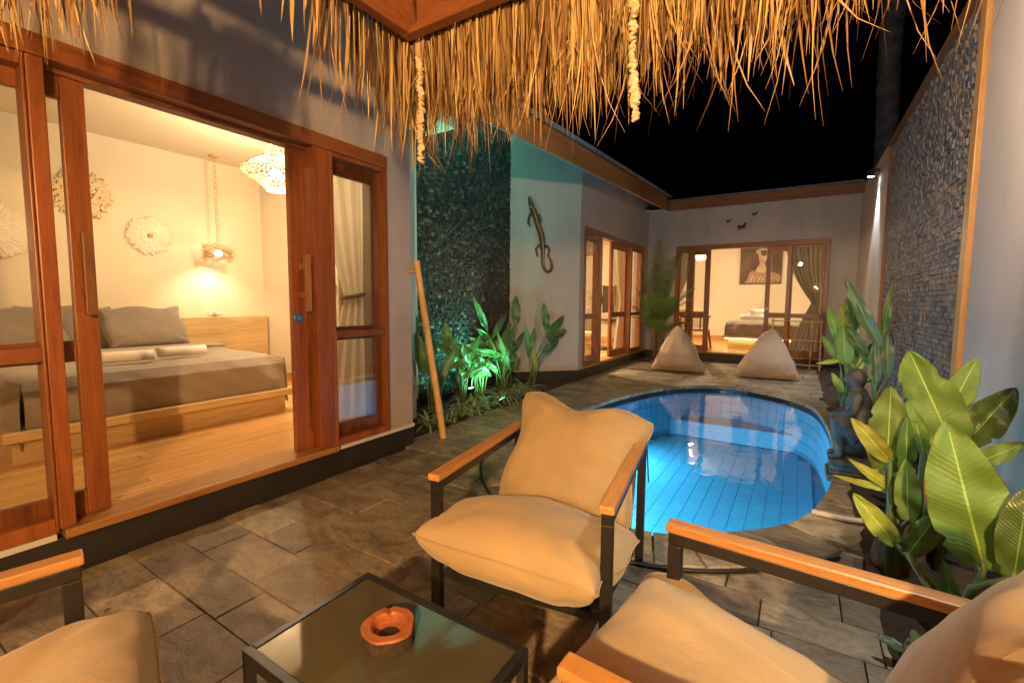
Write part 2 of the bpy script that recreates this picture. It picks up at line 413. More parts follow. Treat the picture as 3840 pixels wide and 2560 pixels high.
def blockmesh(name, bev=.08, taper=0):
    """unit block with chamfered top rim (shared by pavers, chips, tiles): base z=-1..0, x,y in -.5..5"""
    mb = MB(); b = bev
    A = [(-.5, -.5), (.5, -.5), (.5, .5), (-.5, .5)]
    mb.v = [Vector((x, y, -1)) for x, y in A]+[Vector((x, y, -.25)) for x, y in A]+[Vector((x*(1-b), y*(1-b), 0)) for x, y in A]
    for k in range(4):
        k2 = (k+1) % 4
        mb.f += [(k, k2, 4+k2, 4+k), (4+k, 4+k2, 8+k2, 8+k)]
    mb.f += [(8, 9, 10, 11)]
    return mb
def px_size(p, s):   # how large a piece of size s at p shows to the photograph
    d = Vector(p)-Vector((0, 0, CAMZ)); z = d.dot(fw)
    if z < .1: return 0
    x, y = d.dot(r2)/z, d.dot(u2)/z
    if abs(x) > 1.16 or abs(y) > .78: return 0
    return s/z
def pieces(name, parent, proto, mats, mat, nmax=300, stuff=None):
    """mats: list of (Matrix, score). The nmax best become parts sharing one mesh, the rest one joined 'stuff' part."""
    mats = sorted(mats, key=lambda q: -q[1]); off = rootloc(parent)
    me = proto.mesh(name); me.materials.append(MT[mat]); T = Matrix.Translation(-off)
    for M4, sc in mats[:nmax]: inst(name, me, parent, T @ M4)
    rest = mats[nmax:]
    if rest:
        mb = MB()
        for M4, sc in rest:
            b = len(mb.v); mb.v += [M4 @ p for p in proto.v]; mb.f += [tuple(b+i for i in f) for f in proto.f]
        tag(obj(stuff or name+'_field', mb, mat, parent), kind='stuff')

# ================================================================== THE SETTING
FX = -2.8                       # left villa facade
WX, CH0 = -2.93, 6.62           # wing facade plane and where its slanted corner wall starts
RY = 10.35                      # rear villa facade
RX = .85                        # right garden wall
# ---- pool outline
PP = [(-.61, 2.40), (-.2, 2.68), (.09, 3.08), (.25, 3.75), (.31, 4.6), (.30, 5.6), (.18, 6.5), (-.22, 7.08), (-.85, 7.33), (-1.42, 6.98), (-1.78, 6.25), (-2.0, 5.3), (-2.06, 4.4), (-1.95, 3.5), (-1.65, 2.82), (-1.15, 2.42)]
def spline(P, n):
    out = []
    m = len(P)
    for i in range(m):
        p0, p1, p2, p3 = (Vector(P[(i+k-1) % m]) for k in range(4))
        for j in range(n):
            s = j/n
            out.append(.5*((2*p1)+(-p0+p2)*s+(2*p0-5*p1+4*p2-p3)*s*s+(-p0+3*p1-3*p2+p3)*s**3))
    return out
OUT = spline(PP, 6); NO = len(OUT)
def normal_out(i):
    d = OUT[(i+1) % NO]-OUT[i-1]; return Vector((d.y, -d.x)).normalized()
def offs(k): return [OUT[i]+normal_out(i)*k for i in range(NO)]
def inside(p, poly):
    c = False; n = len(poly); x, y = p
    for i in range(n):
        a, b = poly[i], poly[i-1]
        if (a.y > y) != (b.y > y) and x < (b.x-a.x)*(y-a.y)/(b.y-a.y)+a.x: c = not c
    return c
# ---- ground: one sheet with the pool hole
mb = MB(); O1 = offs(.02)
for i in range(NO):
    a = atan2(OUT[i].y-4.85, OUT[i].x+.85)
    mb.v += [Vector((O1[i].x, O1[i].y, -.028)), Vector((-.85+cos(a)*90, 4.85+sin(a)*90, -.028))]
for i in range(NO):
    j = (i+1) % NO; mb.f.append((2*i, 2*i+1, 2*j+1, 2*j))
ground = struct('ground', mb, 'joint')
# ---- paving: 20 x 40 cm stones, running bond
MID = offs(.15); OUTER = offs(.29)
proto = blockmesh('paving_stone', .014)
full, cut = [], []
y = -1.6; row = 0
def edge_ok(x0, x1, y0, y1):
    if y0 > 2.8 and x1 < -2.95 and y1 < 6.6 and (x0+x1)/2 < -2.95: return False
    return True
while y < RY-.05:
    hgt = random.choice((.20, .20, .21, .24)); x = -2.74-R()*.3 if y < 2.7 else (-3.0-R()*.15 if y < 6 else -2.92-R()*.2)
    xmin = -2.74 if y < 2.72 else (-2.92 if y < 5.9 else -2.92)
    while x < .33:
        ln = random.choice((U(.38, .46), U(.38, .46), U(.28, .36))); x0, x1 = max(x, xmin), min(x+ln, .34+U(-.03, .05)); x += ln
        if x1-x0 < .06: continue
        c = Vector(((x0+x1)/2, y+hgt/2)); zz = U(-.004, .004)
        if c.y > 9 and c.x < -2.2: pass
        corners = [Vector((x0+.004, y+.003)), Vector((x1-.004, y+.003)), Vector((x1-.004, y+hgt-.003)), Vector((x0+.004, y+hgt-.003))]
        k = min(range(NO), key=lambda i: (OUT[i]-c).length); nn = normal_out(k); q = MID[k]
        dist = [(p-q).dot(nn) for p in corners]
        if all(d < 0 for d in dist): continue
        if inside((c.x, c.y), OUT) and (c-OUT[k]).length > .2: continue
        sc = px_size((c.x, c.y, 0), .3*(.35 if c.y > 7.5 else 1))
        if all(d > 0 for d in dist):
            M4 = Matrix.Translation((c.x, c.y, zz)) @ Matrix.Rotation(U(-.006, .006), 4, 'Z') @ Matrix.Diagonal((x1-x0-.003, hgt-.003, .03, 1))
            full.append((M4, sc))
        else:
            poly = []
            for i in range(4):
                a, b = corners[i], corners[(i+1) % 4]; da, db = dist[i], dist[(i+1) % 4]
                if da >= 0: poly.append(a)
                if (da >= 0) != (db >= 0): poly.append(a+(b-a)*(da/(da-db)))
            if len(poly) >= 3: cut.append((poly, zz))
    y += hgt
pieces('paving_stone', ground, proto, full, 'paver', 290, 'paving_field')
for poly, zz in cut:
    m2 = MB(); n = len(poly); ce = sum(poly, Vector((0, 0)))/n
    m2.v = [Vector((p.x, p.y, -.03)) for p in poly]+[Vector((p.x, p.y, zz-.006)) for p in poly]+[Vector((*(p+(ce-p).normalized()*.005), zz)) for p in poly]
    for k in range(n):
        j = (k+1) % n; m2.f += [(k, j, n+j, n+k), (n+k, n+j, 2*n+j, 2*n+k)]
    m2.f.append(tuple(range(2*n, 3*n)))
    obj('cut_stone', m2, 'paver', ground)
# ---- pool basin, coping stones, rim tiles, pool tiles
PZ = -.68; WZ = -.06
mb = MB(); I0 = offs(.015)
for i in range(NO): mb.v += [Vector((I0[i].x, I0[i].y, -.03)), Vector((I0[i].x, I0[i].y, PZ-.0055))]
for i in range(NO):
    j = (i+1) % NO; mb.f.append((2*i, 2*j, 2*j+1, 2*i+1))
mb.f.append(tuple(2*i+1 for i in range(NO)))
pool = struct('pool_basin', mb, 'pool_grout')
step = 3; i = 0; ring = []
while i < NO:
    n = random.choice((2, 3, 3)); n = min(n, NO-i); g = .012
    idx = [(i+k) % NO for k in range(n+1)]
    m2 = MB(); a = offs(-.012); b = OUTER; zt = .012+U(-.002, .003)
    inn = [a[k] for k in idx]; ou = [b[k] for k in idx]
    for L in (inn, ou):
        d = (L[1]-L[0]).normalized(); L[0] = L[0]+d*.004; d = (L[-2]-L[-1]).normalized(); L[-1] = L[-1]+d*.004
    loop = inn+ou[::-1]; m = len(loop); ce = sum(loop, Vector((0, 0)))/m
    m2.v = [Vector((p.x, p.y, -.03)) for p in loop]+[Vector((p.x, p.y, zt-.006)) for p in loop]+[Vector((*(p+(ce-p).normalized()*.006), zt)) for p in loop]
    for k in range(m):
        j = (k+1) % m; m2.f += [(k, j, m+j, m+k), (m+k, m+j, 2*m+j, 2*m+k)]
    m2.f.append(tuple(range(2*m, 3*m)))
    obj('coping_stone', m2, 'paver', pool); i += n
# dark rim tiles at the water line, each a small block
proto = blockmesh('rim_tile', .06); lst = []
per = [0]
for i in range(NO): per.append(per[-1]+(OUT[(i+1) % NO]-OUT[i]).length)
def along(s):
    s %= per[-1]
    for i in range(NO):
        if per[i+1] >= s:
            f = (s-per[i])/(per[i+1]-per[i]); return OUT[i].lerp(OUT[(i+1) % NO], f), (normal_out(i)*(1-f)+normal_out((i+1) % NO)*f).normalized()
def wallmat(s, z, wd, ht, th=.012, inset=0):
    p, nn = along(s); nin = -nn
    X = Vector((-nin.y, nin.x, 0)); Z = Vector((nin.x, nin.y, 0)); Y = Z.cross(X)
    M3 = Matrix((X*wd, Y*ht, Z*th)).transposed().to_4x4()
    return Matrix.Translation((p.x+nin.x*inset, p.y+nin.y*inset, z)) @ M3
N = int(per[-1]/.095); lst = []
for k in range(N):
    s = k*per[-1]/N; M4 = wallmat(s, -.052, per[-1]/N-.004, .10)
    lst.append((M4, px_size(M4.translation, .09)))
pieces('rim_tile', pool, proto, lst, 'pool_rim', 300)
proto = blockmesh('wall_tile', .04); lst = []
N = int(per[-1]/.13)
for k in range(N):
    for r in range(4):
        M4 = wallmat((k+.5*(r % 2)*0)*per[-1]/N, -.168-r*.13, per[-1]/N-.006, .124)
        lst.append((M4, px_size(M4.translation, .1)*(1 if M4.translation.y > 5 or M4.translation.x > 0 else 0.05)))
pieces('wall_tile', pool, proto, lst, 'pool_tile', 160)
proto = blockmesh('floor_tile', .012); lst = []; INN = offs(-.05)
T = .13
for a in range(-2, 22):
    for b in range(0, 40):
        x, y = -2.2+a*T, 2.4+b*T
        if y > 6.78: continue
        if inside((x, y), INN): lst.append((Matrix.Translation((x, y, PZ)) @ Matrix.Diagonal((T-.004, T-.0004, .006, 1)), px_size((x, y, PZ), .1)))
pieces('floor_tile', pool, proto, lst, 'pool_tile', 300)
# bench step at the far end
mb = MB(); i0 = [i for i in range(NO) if OUT[i].y > 6.82]
L = [offs(-.012)[i] for i in i0]; L = [Vector((L[0].x+.04, 6.82))]+L+[Vector((L[-1].x-.04, 6.82))]
n = len(L)
mb.v = [Vector((p.x, p.y, PZ)) for p in L]+[Vector((p.x, p.y, -.46)) for p in L]
for k in range(n): mb.f.append((k, (k+1) % n, n+(k+1) % n, n+k))
mb.f.append(tuple(range(n, 2*n)))
obj('bench_step', mb, 'pool_tile', pool, bevel=.012)
for s_ in (.40, .47, .55, .60):
    p, nn = along(per[-1]*s_); M3 = rot_to((-nn.x, -nn.y, 0)); f2 = MB().lathe([(.03, .0), (.03, .008), (.012, .010), (.002, .006)], 16)
    f2.v = [Vector((p.x, p.y, -.125))-Vector((nn.x, nn.y, 0))*.012+M3 @ v for v in f2.v]; obj('water_inlet', f2, 'white_paint', pool, smooth=True)
mb = MB(); A = offs(-.004)
mb.v = [Vector((p.x, p.y, WZ)) for p in A]; mb.f = [tuple(range(NO))]
struct('pool_water', mb, 'water')
# underwater lamps with their housings
for k, (s, z) in enumerate(((per[-1]*.985, -.36), (per[-1]*.83, -.36), (per[-1]*.70, -.36))):
    p, nn = along(s); q = p-nn*.05
    fx = MB(); zc = Vector((p.x, p.y, z)); M3 = rot_to((-nn.x, -nn.y, 0))
    f2 = MB().lathe([(.085, 0), (.085, .02), (.07, .035), (.0, .036)], 20)
    f2.v = [zc+M3 @ v for v in f2.v]
    t_ = thing('pool_lamp', ['round underwater lamp in the near end wall of the pool', 'round underwater lamp low in the pool wall nearest the left villa', 'round underwater lamp in the left pool wall opposite the statue'][k], 'pool lamp', (p.x, p.y, z), group='underwater pool lamps')
    obj('lens', f2, 'pool_lamp', t_, smooth=True)
    lamp('pool_light', 'SPOT', (q.x-nn.x*.06, q.y-nn.y*.06, z+.12), P_POOL*(1.0, .75, .75)[k], (.42, .80, 1.0), .06, t_, (q.x-nn.x*.65, q.y-nn.y*.65, z-.55), radians(160), .5)

# ------------------------------------------------------------------ building helpers
def bx(ax, pos, dep, a0, a1, z0, z1, mb=None):
    """box on a wall plane: ax 'x' = plane x=pos (runs along y), dep towards the inside (-x or +y)"""
    mb = mb or MB()
    if ax == 'x': return mb.box(min(pos, pos-dep), max(pos, pos-dep), a0, a1, z0, z1)
    return mb.box(a0, a1, min(pos, pos+dep), max(pos, pos+dep), z0, z1)
def leafdoor(name, parent, ax, pos, a0, a1, z0, z1, st=.105, top=.1, bot=.12, mid=1.0, midh=.10, dep=.042, handle=None, lock=None, th='door_z'):
    """a glazed panel: stiles and rails as one frame mesh, two panes, a pull handle"""
    mb = MB()
    bx(ax, pos, dep, a0, a0+st, z0, z1, mb); bx(ax, pos, dep, a1-st, a1, z0, z1, mb)
    e = .002
    bx(ax, pos-(e if ax == 'x' else -e), dep-2*e, a0+st, a1-st, z1-top, z1, mb)
    bx(ax, pos-(e if ax == 'x' else -e), dep-2*e, a0+st, a1-st, z0, z0+bot, mb)
    if mid: bx(ax, pos-(e if ax == 'x' else -e), dep-2*e, a0+st, a1-st, mid-midh/2, mid+midh/2, mb)
    d = obj(name, mb, th, parent, bevel=.004)
    sgn = -1 if ax == 'x' else 1
    segs = [(z0+bot, mid-midh/2), (mid+midh/2, z1-top)] if mid else [(z0+bot, z1-top)]
    for (b0, b1) in segs:
        obj('glass_pane', bx(ax, pos+sgn*(dep/2-.002), .004, a0+st-.004, a1-st+.004, b0-.004, b1+.004), 'glass', d)
    if handle is not None:
        h = MB(); o = .055
        f = pos-sgn*0
        out = -sgn
        for zc in (1.28, 1.47):
            if ax == 'x': h.box(pos, pos+o, handle-.018, handle+.018, zc-.022, zc+.022)
            else: h.box(handle-.018, handle+.018, pos-o, pos, zc-.022, zc+.022)
        if ax == 'x': h.box(pos+o-.004, pos+o+.028, handle-.02, handle+.02, 1.17, 1.55)
        else: h.box(handle-.02, handle+.02, pos-o-.028, pos-o+.004, 1.17, 1.55)
        obj('handle', h, 'fascia_z', d, bevel=.004)
    if lock is not None:
        c, mtl = lock; L = MB().lathe([(.032, 0), (.032, .008), (.026, .012)], 20)
        key = MB().lathe([(.010, .012), (.010, .020), (.006, .022)], 12)
        for m_ in (L, key):
            M3 = rot_to((1, 0, 0) if ax == 'x' else (0, -1, 0)); base = Vector((pos, c, 1.125)) if ax == 'x' else Vector((c, pos, 1.125))
            m_.v = [base+M3 @ v for v in m_.v]
        obj('lock_plate', L, mtl, d, smooth=False); obj('lock_cylinder', key, 'steel', d)
    return d
def planks(floor, x0, x1, y0, y1, z, wd, ln, along_y=True):
    proto = blockmesh('plank', .02); lst = []
    if along_y:
        x = x0
        while x < x1-.01:
            w_ = min(wd, x1-x); yy = y0-R()*ln
            while yy < y1:
                a, b = max(yy, y0), min(yy+ln, y1); yy += ln
                if b-a > .03: lst.append((Matrix.Translation((x+w_/2, (a+b)/2, z)) @ Matrix.Diagonal((w_-.0015, b-a-.0015, .014, 1)), px_size((x+w_/2, (a+b)/2, z), .1)))
            x += wd
        pieces('plank', floor, proto, lst, 'plank', 300)
    else:
        yy = y0
        while yy < y1-.01:
            w_ = min(wd, y1-yy); xx = x0-R()*ln
            while xx < x1:
                a, b = max(xx, x0), min(xx+ln, x1); xx += ln
                if b-a > .03: lst.append((Matrix.Translation(((a+b)/2, yy+w_/2, z)) @ Matrix.Diagonal((b-a-.0015, w_-.0015, .014, 1)), px_size(((a+b)/2, yy, z), .1)))
            yy += wd
        pieces('plank', floor, proto, lst, 'plank_x', 120)

# ================================================================== LEFT VILLA
lv = thing('villa', 'grey plastered villa with open wooden sliding doors showing a lit bedroom', 'villa', (FX, 1.2, 0))
def P(name, mb, mat, parent=lv, **k): return obj(name, mb, mat, parent, **k)
P('plinth', MB().box(-3.1, FX+.005, -2.2, 2.845, -.03, .158), 'plinth', bevel=.006)
P('wall', MB().box(-3.0, FX, -2.2, 2.56, 2.36, 3.36), 'plaster')
P('wall', MB().box(-3.0, FX, 2.555, 2.84, .165, 3.36), 'plaster', bevel=.008)
P('wall', MB().box(-3.0, FX, -2.2, -.9, .165, 2.36), 'plaster')
P('base_strip', MB().box(-2.99, FX+.012, 2.04, 2.845, .158, .185), 'white_paint')
P('base_strip', MB().box(-2.99, FX+.012, -.9, .58, .158, .185), 'white_paint')
P('wall', MB().box(-3.3, -3.001, 2.60, 2.838, .0, 3.36), 'plaster')
P('wall', MB().box(-3.42, -3.302, 2.60, 3.40, .0, 3.36), 'plaster')
# bedroom shell
P('room_wall', MB().box(-6.25, -6.1, -2.0, 3.55, .2, 2.95), 'plaster_room')
P('room_wall', MB().box(-6.1, -3.42, 3.42, 3.55, .2, 2.95), 'plaster_room')
P('room_wall', MB().box(-3.45, -3.421, 2.60, 3.42, .2, 2.95), 'plaster_room')
P('room_wall', MB().box(-6.1, -3.0, -2.15, -2.0, .2, 2.95), 'plaster_room')
P('ceiling', MB().box(-6.25, -2.9, -2.15, 3.55, 2.9, 3.0), 'plaster_room')
P('skirting', MB().box(-6.1, -3.8, 3.405, 3.419, .2, .30), 'arm_x')
P('skirting', MB().box(-6.099, -6.085, 2.5, 3.404, .2, .30), 'arm_y')
fl = P('floor', MB().box(-6.25, -2.95, -2.0, 2.58, .1, .185).box(-6.25, -3.43, 2.58, 3.45, .1, .1845), 'door_y')
planks(fl, -6.1, -3.43, -1.2, 3.42, .2, .105, 1.5)
planks(fl, -3.43, -2.93, -1.2, 2.55, .2, .105, 1.5)
P('threshold', MB().box(-2.95, FX+.055, .60, 2.05, .163, .205), 'arm_y', bevel=.006)
# head and jamb frame
fr = MB(); bx('x', FX+.022, .14, -.9, 2.565, 2.27, 2.362, fr); 
P('door_head', fr, 'door_y', bevel=.005)
P('door_track', MB().box(-2.94, -2.86, -.85, 2.02, 2.245, 2.268), 'beam_y', bevel=.003)
for (a0, a1) in ((.592, .648), (1.925, 2.042)):
    P('door_post', bx('x', FX+.018, .125, a0, a1, .205, 2.268), 'door_z', bevel=.005)
leafdoor('sliding_door', lv, 'x', -2.868, -.25, .80, .207, 2.243, st=.086, handle=.755)
leafdoor('sliding_door', lv, 'x', -2.868, 1.80, 2.62, .207, 2.243, handle=1.87, lock=(1.835, 'blue_tag'))
leafdoor('window', lv, 'x', FX+.02, 2.044, 2.562, .187, 2.266, st=.03, top=.03, bot=.05, midh=.05, dep=.13)
leafdoor('window', lv, 'x', FX-.06, 2.076, 2.53, .24, 2.234, st=.045, top=.06, bot=.07, midh=.05, dep=.03)
leafdoor('window', lv, 'x', FX+.015, -.88, .590, .187, 2.266, st=.012, top=.05, bot=.07, midh=.065, dep=.10)
# eave of the villa roof
P('soffit', MB().box(-3.0, -2.32, -2.3, 2.95, 3.365, 3.40), 'white_paint')
P('fascia', MB().box(-2.318, -2.28, -2.3, 2.95, 3.34, 3.60), 'fascia_y', bevel=.004)
P('roof', MB().quad((-2.2, -2.3, 3.62), (-2.2, 3.0, 3.62), (-4.6, 3.0, 4.6), (-4.6, -2.3, 4.6)), 'trunk', solid=.06)

# ================================================================== dark mosaic garden wall behind the green plants
mw = thing('mosaic_wall', 'tall dark stone mosaic wall behind the green lit plants', 'wall', (-3.75, 4.7, 0))
obj('core', MB().box(-3.9, -3.725, 3.56, 5.835, -.1, 3.75), 'plinth', mw)
proto = blockmesh('stone_chip', .12); lst = []
def chips(ax, plane, a0, a1, z0, z1, h, lmin, lmax, dmin, dmax, sgn, scale=1, keep=lambda a, z: True):
    out = []; z = z0
    while z < z1:
        hh = h*U(.8, 1.25); a = a0-R()*lmax
        while a < a1:
            ln = U(lmin, lmax); A0, A1 = max(a, a0), min(a+ln, a1); a += ln
            if A1-A0 < .012 or not keep((A0+A1)/2, z): continue
            d = U(dmin, dmax); c = Vector((plane, (A0+A1)/2, z+hh/2))
            X = Vector((0, 1 if sgn > 0 else -1, 0)); Z = Vector((sgn, 0, 0)); Y = Vector((0, 0, 1))
            M3 = Matrix((X*(A1-A0-.003), Y*(hh-.003), Z*(d+.02))).transposed()
            tilt = Euler((U(-.06, .06), U(-.10, .10), U(-.10, .10))).to_matrix()
            M4 = Matrix.Translation(c+Z*d) @ (tilt @ M3).to_4x4()
            out.append((M4, px_size(c, sqrt(ln*hh))))
        z += hh
    return out
lst = chips('x', -3.725, 3.57, 5.83, 0.0, 3.72, .036, .025, .07, .004, .02, 1)
pieces('stone_chip', mw, proto, lst, 'chip_dark', 300)

# ================================================================== WING with the slanted corner wall
wv = thing('villa_wing', 'villa wing with slanted corner wall and wooden sliding doors beside the pool deck', 'villa', (WX, 8.3, 0))
def P2(name, mb, mat, parent=wv, **k): return obj(name, mb, mat, parent, **k)
def slope(y): return 2.86+(y-3.69)*(3.16-2.86)/(9.99-3.69)
def prism(poly, z0, z1):
    mb = MB(); n = len(poly)
    mb.v = [Vector((x, y, z0)) for x, y in poly]+[Vector((x, y, z1)) for x, y in poly]
    mb.f = [tuple(range(n))[::-1], tuple(range(n, 2*n))]+[(k, (k+1) % n, n+(k+1) % n, n+k) for k in range(n)]
    return mb
cw = prism([(WX, CH0), (-3.72, 5.83), (-3.95, 5.83), (WX-.2, CH0+.03)], .16, 3.5)
for q_ in cw.v[4:]: q_.z = slope(q_.y)+.05+.625*(-2.472-q_.x)
P2('corner_wall', cw, 'plaster')
P2('wall', MB().box(WX-.2, WX, CH0+.002, 6.78, .16, 3.5), 'plaster')
P2('wall', MB().box(WX-.2, WX, 6.78, 9.98, 2.43, 3.5), 'plaster')
P2('wall', MB().box(WX-.2, WX, 9.98, RY, .16, 3.5), 'plaster')
P2('plinth', prism([(WX+.012, CH0), (-3.72, 5.815), (-3.95, 5.83), (-3.3, 6.7), (-3.3, RY), (WX+.012, RY)], -.03, .16), 'plinth')
P2('room_wall', MB().box(-5.7, -5.6, 6.3, 11.5, .2, 2.8), 'plaster_room')
P2('room_wall', MB().box(-5.6, WX-.25, 11.35, 11.45, .2, 2.8), 'plaster_room')
P2('room_wall', MB().box(-5.6, WX-.205, 6.66, 6.74, .2, 2.7), 'plaster_room')
P2('room_wall', MB().box(WX-.24, WX-.201, 10.0, 11.4, .2, 2.8), 'plaster_room')
P2('ceiling', MB().box(-5.7, WX-.05, 6.63, 11.5, 2.7, 2.78), 'plaster_room')
P2('skirting', MB().box(-5.599, -5.585, 6.6, 11.35, .2, .32), 'arm_y'); P2('skirting', MB().box(-5.58, WX-.26, 11.335, 11.349, .2, .32), 'arm_x')
fl = P2('floor', MB().box(-5.7, WX-.02, 6.6, 11.4, .1, .185), 'door_y')
planks(fl, -5.6, WX-.005, 6.6, 11.35, .2, .14, 1.8)
P2('threshold', MB().box(WX-.18, WX+.03, 6.8, 9.97, .162, .206), 'arm_y', bevel=.005)
P2('door_head', bx('x', WX+.02, .14, 6.78, 9.98, 2.345, 2.432), 'door_y', bevel=.005)
for a0, a1 in ((6.78, 6.84), (7.42, 7.54), (9.10, 9.2), (9.9, 9.98)): P2('door_post', bx('x', WX+.018, .13, a0, a1, .206, 2.344), 'door_z', bevel=.005)
leafdoor('window', wv, 'x', WX, 6.842, 7.418, .208, 2.342, st=.03, top=.06, bot=.07, midh=.08)
leafdoor('sliding_door', wv, 'x', WX-.075, 6.95, 7.60, .208, 2.342, handle=7.56)
leafdoor('sliding_door', wv, 'x', WX-.075, 8.22, 9.15, .208, 2.342, handle=8.27)
leafdoor('window', wv, 'x', WX, 9.202, 9.898, .208, 2.342, st=.03, top=.06, bot=.07, midh=.06)
# eave with timber fascia over the wing
mb = MB(); mb.v = []
for x, dz in ((-2.47, 0), (-2.43, 0), (-2.43, .27), (-2.47, .27)):
    mb.v += [Vector((x, 3.3, slope(3.3)+dz)), Vector((x, 9.98, slope(9.98)+dz))]
mb.f = [(0, 2, 3, 1), (2, 4, 5, 3), (4, 6, 7, 5), (6, 0, 1, 7), (0, 6, 4, 2), (1, 3, 5, 7)]
P2('fascia', mb, 'fascia_y', bevel=.005)
P2('soffit', MB().quad((-2.472, 3.3, slope(3.3)+.03), (-2.472, 10.2, slope(10.2)+.03), (-3.95, 10.2, slope(10.2)+.03+.92), (-3.95, 3.3, slope(3.3)+.03+.92)), 'white_paint', solid=.03)
P2('roof', MB().quad((-2.36, 3.2, slope(3.2)+.29), (-2.36, 10.02, slope(10.02)+.29), (-4.9, 10.02, 5.1), (-4.9, 3.2, 4.95)), 'trunk', solid=.05)

# ================================================================== REAR VILLA
rv = thing('rear_villa', 'far villa facing the camera with open wooden doors and a lit bedroom', 'villa', (-.9, RY, 0))
def P3(name, mb, mat, parent=rv, **k): return obj(name, mb, mat, parent, **k)
P3('wall', MB().box(-2.93, RX, RY, RY+.2, 2.44, 3.45), 'plaster')
P3('wall', MB().box(-2.93, -2.32, RY, RY+.2, .17, 2.44), 'plaster')
P3('wall', MB().box(.43, RX, RY, RY+.2, .17, 2.44), 'plaster')
P3('plinth', MB().box(-2.9, RX, RY-.03, RY+.3, -.03, .17), 'plinth')
P3('room_wall', MB().box(-3.2, 2.2, 13.8, 13.95, .2, 2.9), 'plaster_room')
P3('room_wall', MB().box(-2.92, -2.84, RY+.2, 13.8, .2, 2.9), 'plaster_room')
P3('room_wall', MB().box(2.1, 2.2, RY+.2, 13.8, .2, 2.9), 'plaster_room')
P3('room_wall', MB().box(RX, 2.2, RY+.1, RY+.2, .2, 2.9), 'plaster_room')
P3('ceiling', MB().box(-3.0, 2.2, RY+.05, 13.9, 2.75, 2.85), 'plaster_room')
P3('skirting', MB().box(-2.84, 2.1, 13.785, 13.799, .2, .32), 'arm_x')
fl = P3('floor', MB().box(-3.0, 2.2, RY+.05, 13.9, .1, .185), 'door_x')
planks(fl, -2.9, 2.1, RY+.02, 13.8, .2, .14, 1.8, False)
P3('threshold', MB().box(-2.3, .42, RY-.05, RY+.18, .172, .207), 'arm_x', bevel=.005)
P3('door_head', bx('y', RY-.02, .14, -2.32, .43, 2.35, 2.445), 'door_x', bevel=.005)
for a0, a1 in ((-2.32, -2.25), (-2.02, -1.94), (-.24, -.17), (.36, .43)): P3('door_post', bx('y', RY-.018, .13, a0, a1, .208, 2.349), 'door_z', bevel=.005)
leafdoor('window', rv, 'y', RY, -2.248, -2.022, .209, 2.347, st=.03, top=.05, bot=.08, midh=.09)
leafdoor('sliding_door', rv, 'y', RY+.075, -2.10, -1.63, .209, 2.347)
leafdoor('sliding_door', rv, 'y', RY+.075, -.60, -.14, .209, 2.347, st=.085, lock=(-.56, 'white_plastic'))
leafdoor('window', rv, 'y', RY, -.168, .358, .209, 2.347, st=.03, top=.05, bot=.12, midh=.08)
P3('fascia', MB().box(-2.428, RX+.1, 9.96, 10.0, 3.14, 3.33), 'beam_x', bevel=.005)
P3('soffit', MB().box(-2.9, RX, 10.0, RY+.1, 3.17, 3.20), 'white_paint')
P3('roof', MB().quad((-2.5, 9.9, 3.345), (RX+.1, 9.9, 3.345), (RX+.1, 13, 3.9), (-2.5, 13, 3.9)), 'trunk', solid=.03)

# ================================================================== RIGHT GARDEN WALL
gw = thing('garden_wall', 'high garden wall with stone mosaic panel and wooden edge strip on the right', 'wall', (RX, 5.5, 0))
obj('plaster_panel', MB().box(RX, RX+.2, 7.27, RY+.05, -.1, 3.25), 'plaster', gw)
obj('core', MB().box(RX+.03, RX+.2, 3.9, 7.27, -.1, 3.15), 'plinth', gw)
obj('plaster_panel', MB().box(RX-.002, RX+.2, -1.5, 3.76, -.1, 3.3), 'plaster', gw)
obj('edge_strip', MB().box(RX-.03, RX+.03, 3.762, 3.87, -.05, 3.25), 'arm_z', gw, bevel=.004)
obj('edge_strip', MB().box(RX-.012, RX+.03, 3.872, 3.93, -.05, 3.22), 'white_paint', gw)
obj('edge_strip', MB().box(RX-.015, RX+.03, 7.262, 7.29, -.05, 3.15), 'beam_z', gw)
obj('cap', MB().box(RX-.03, RX+.22, 3.9, 7.3, 3.152, 3.2), 'beam_y', gw, bevel=.004)
lst = chips('x', RX+.03, 3.935, 7.26, .0, 3.14, .038, .025, .062, .003, .022, -1)
pieces('stone_chip', gw, proto, lst, 'chip', 300)

# ---- planting beds
def mound(name, x0, x1, y0, y1, z, seed):
    mb = MB()
    def fn(u, v):
        x, y = x0+(x1-x0)*u, y0+(y1-y0)*v
        e = min(u, 1-u, 1)*4; h = z*min(1, e+.15)+noise.noise(Vector((x*5, y*5, seed)))*.03
        return (x+noise.noise(Vector((y*4, seed, 0)))*.025*(1 if u < .01 else 0), y, h)
    mb.grid(fn, 14, int((y1-y0)*10)); return struct(name, mb, 'soil', smooth=True)
mound('planting_bed', .33, .849, 1.4, RY-.05, .05, 3.0)
mound('planting_bed', -3.72, -2.93, 2.86, 6.2, .03, 9.0)

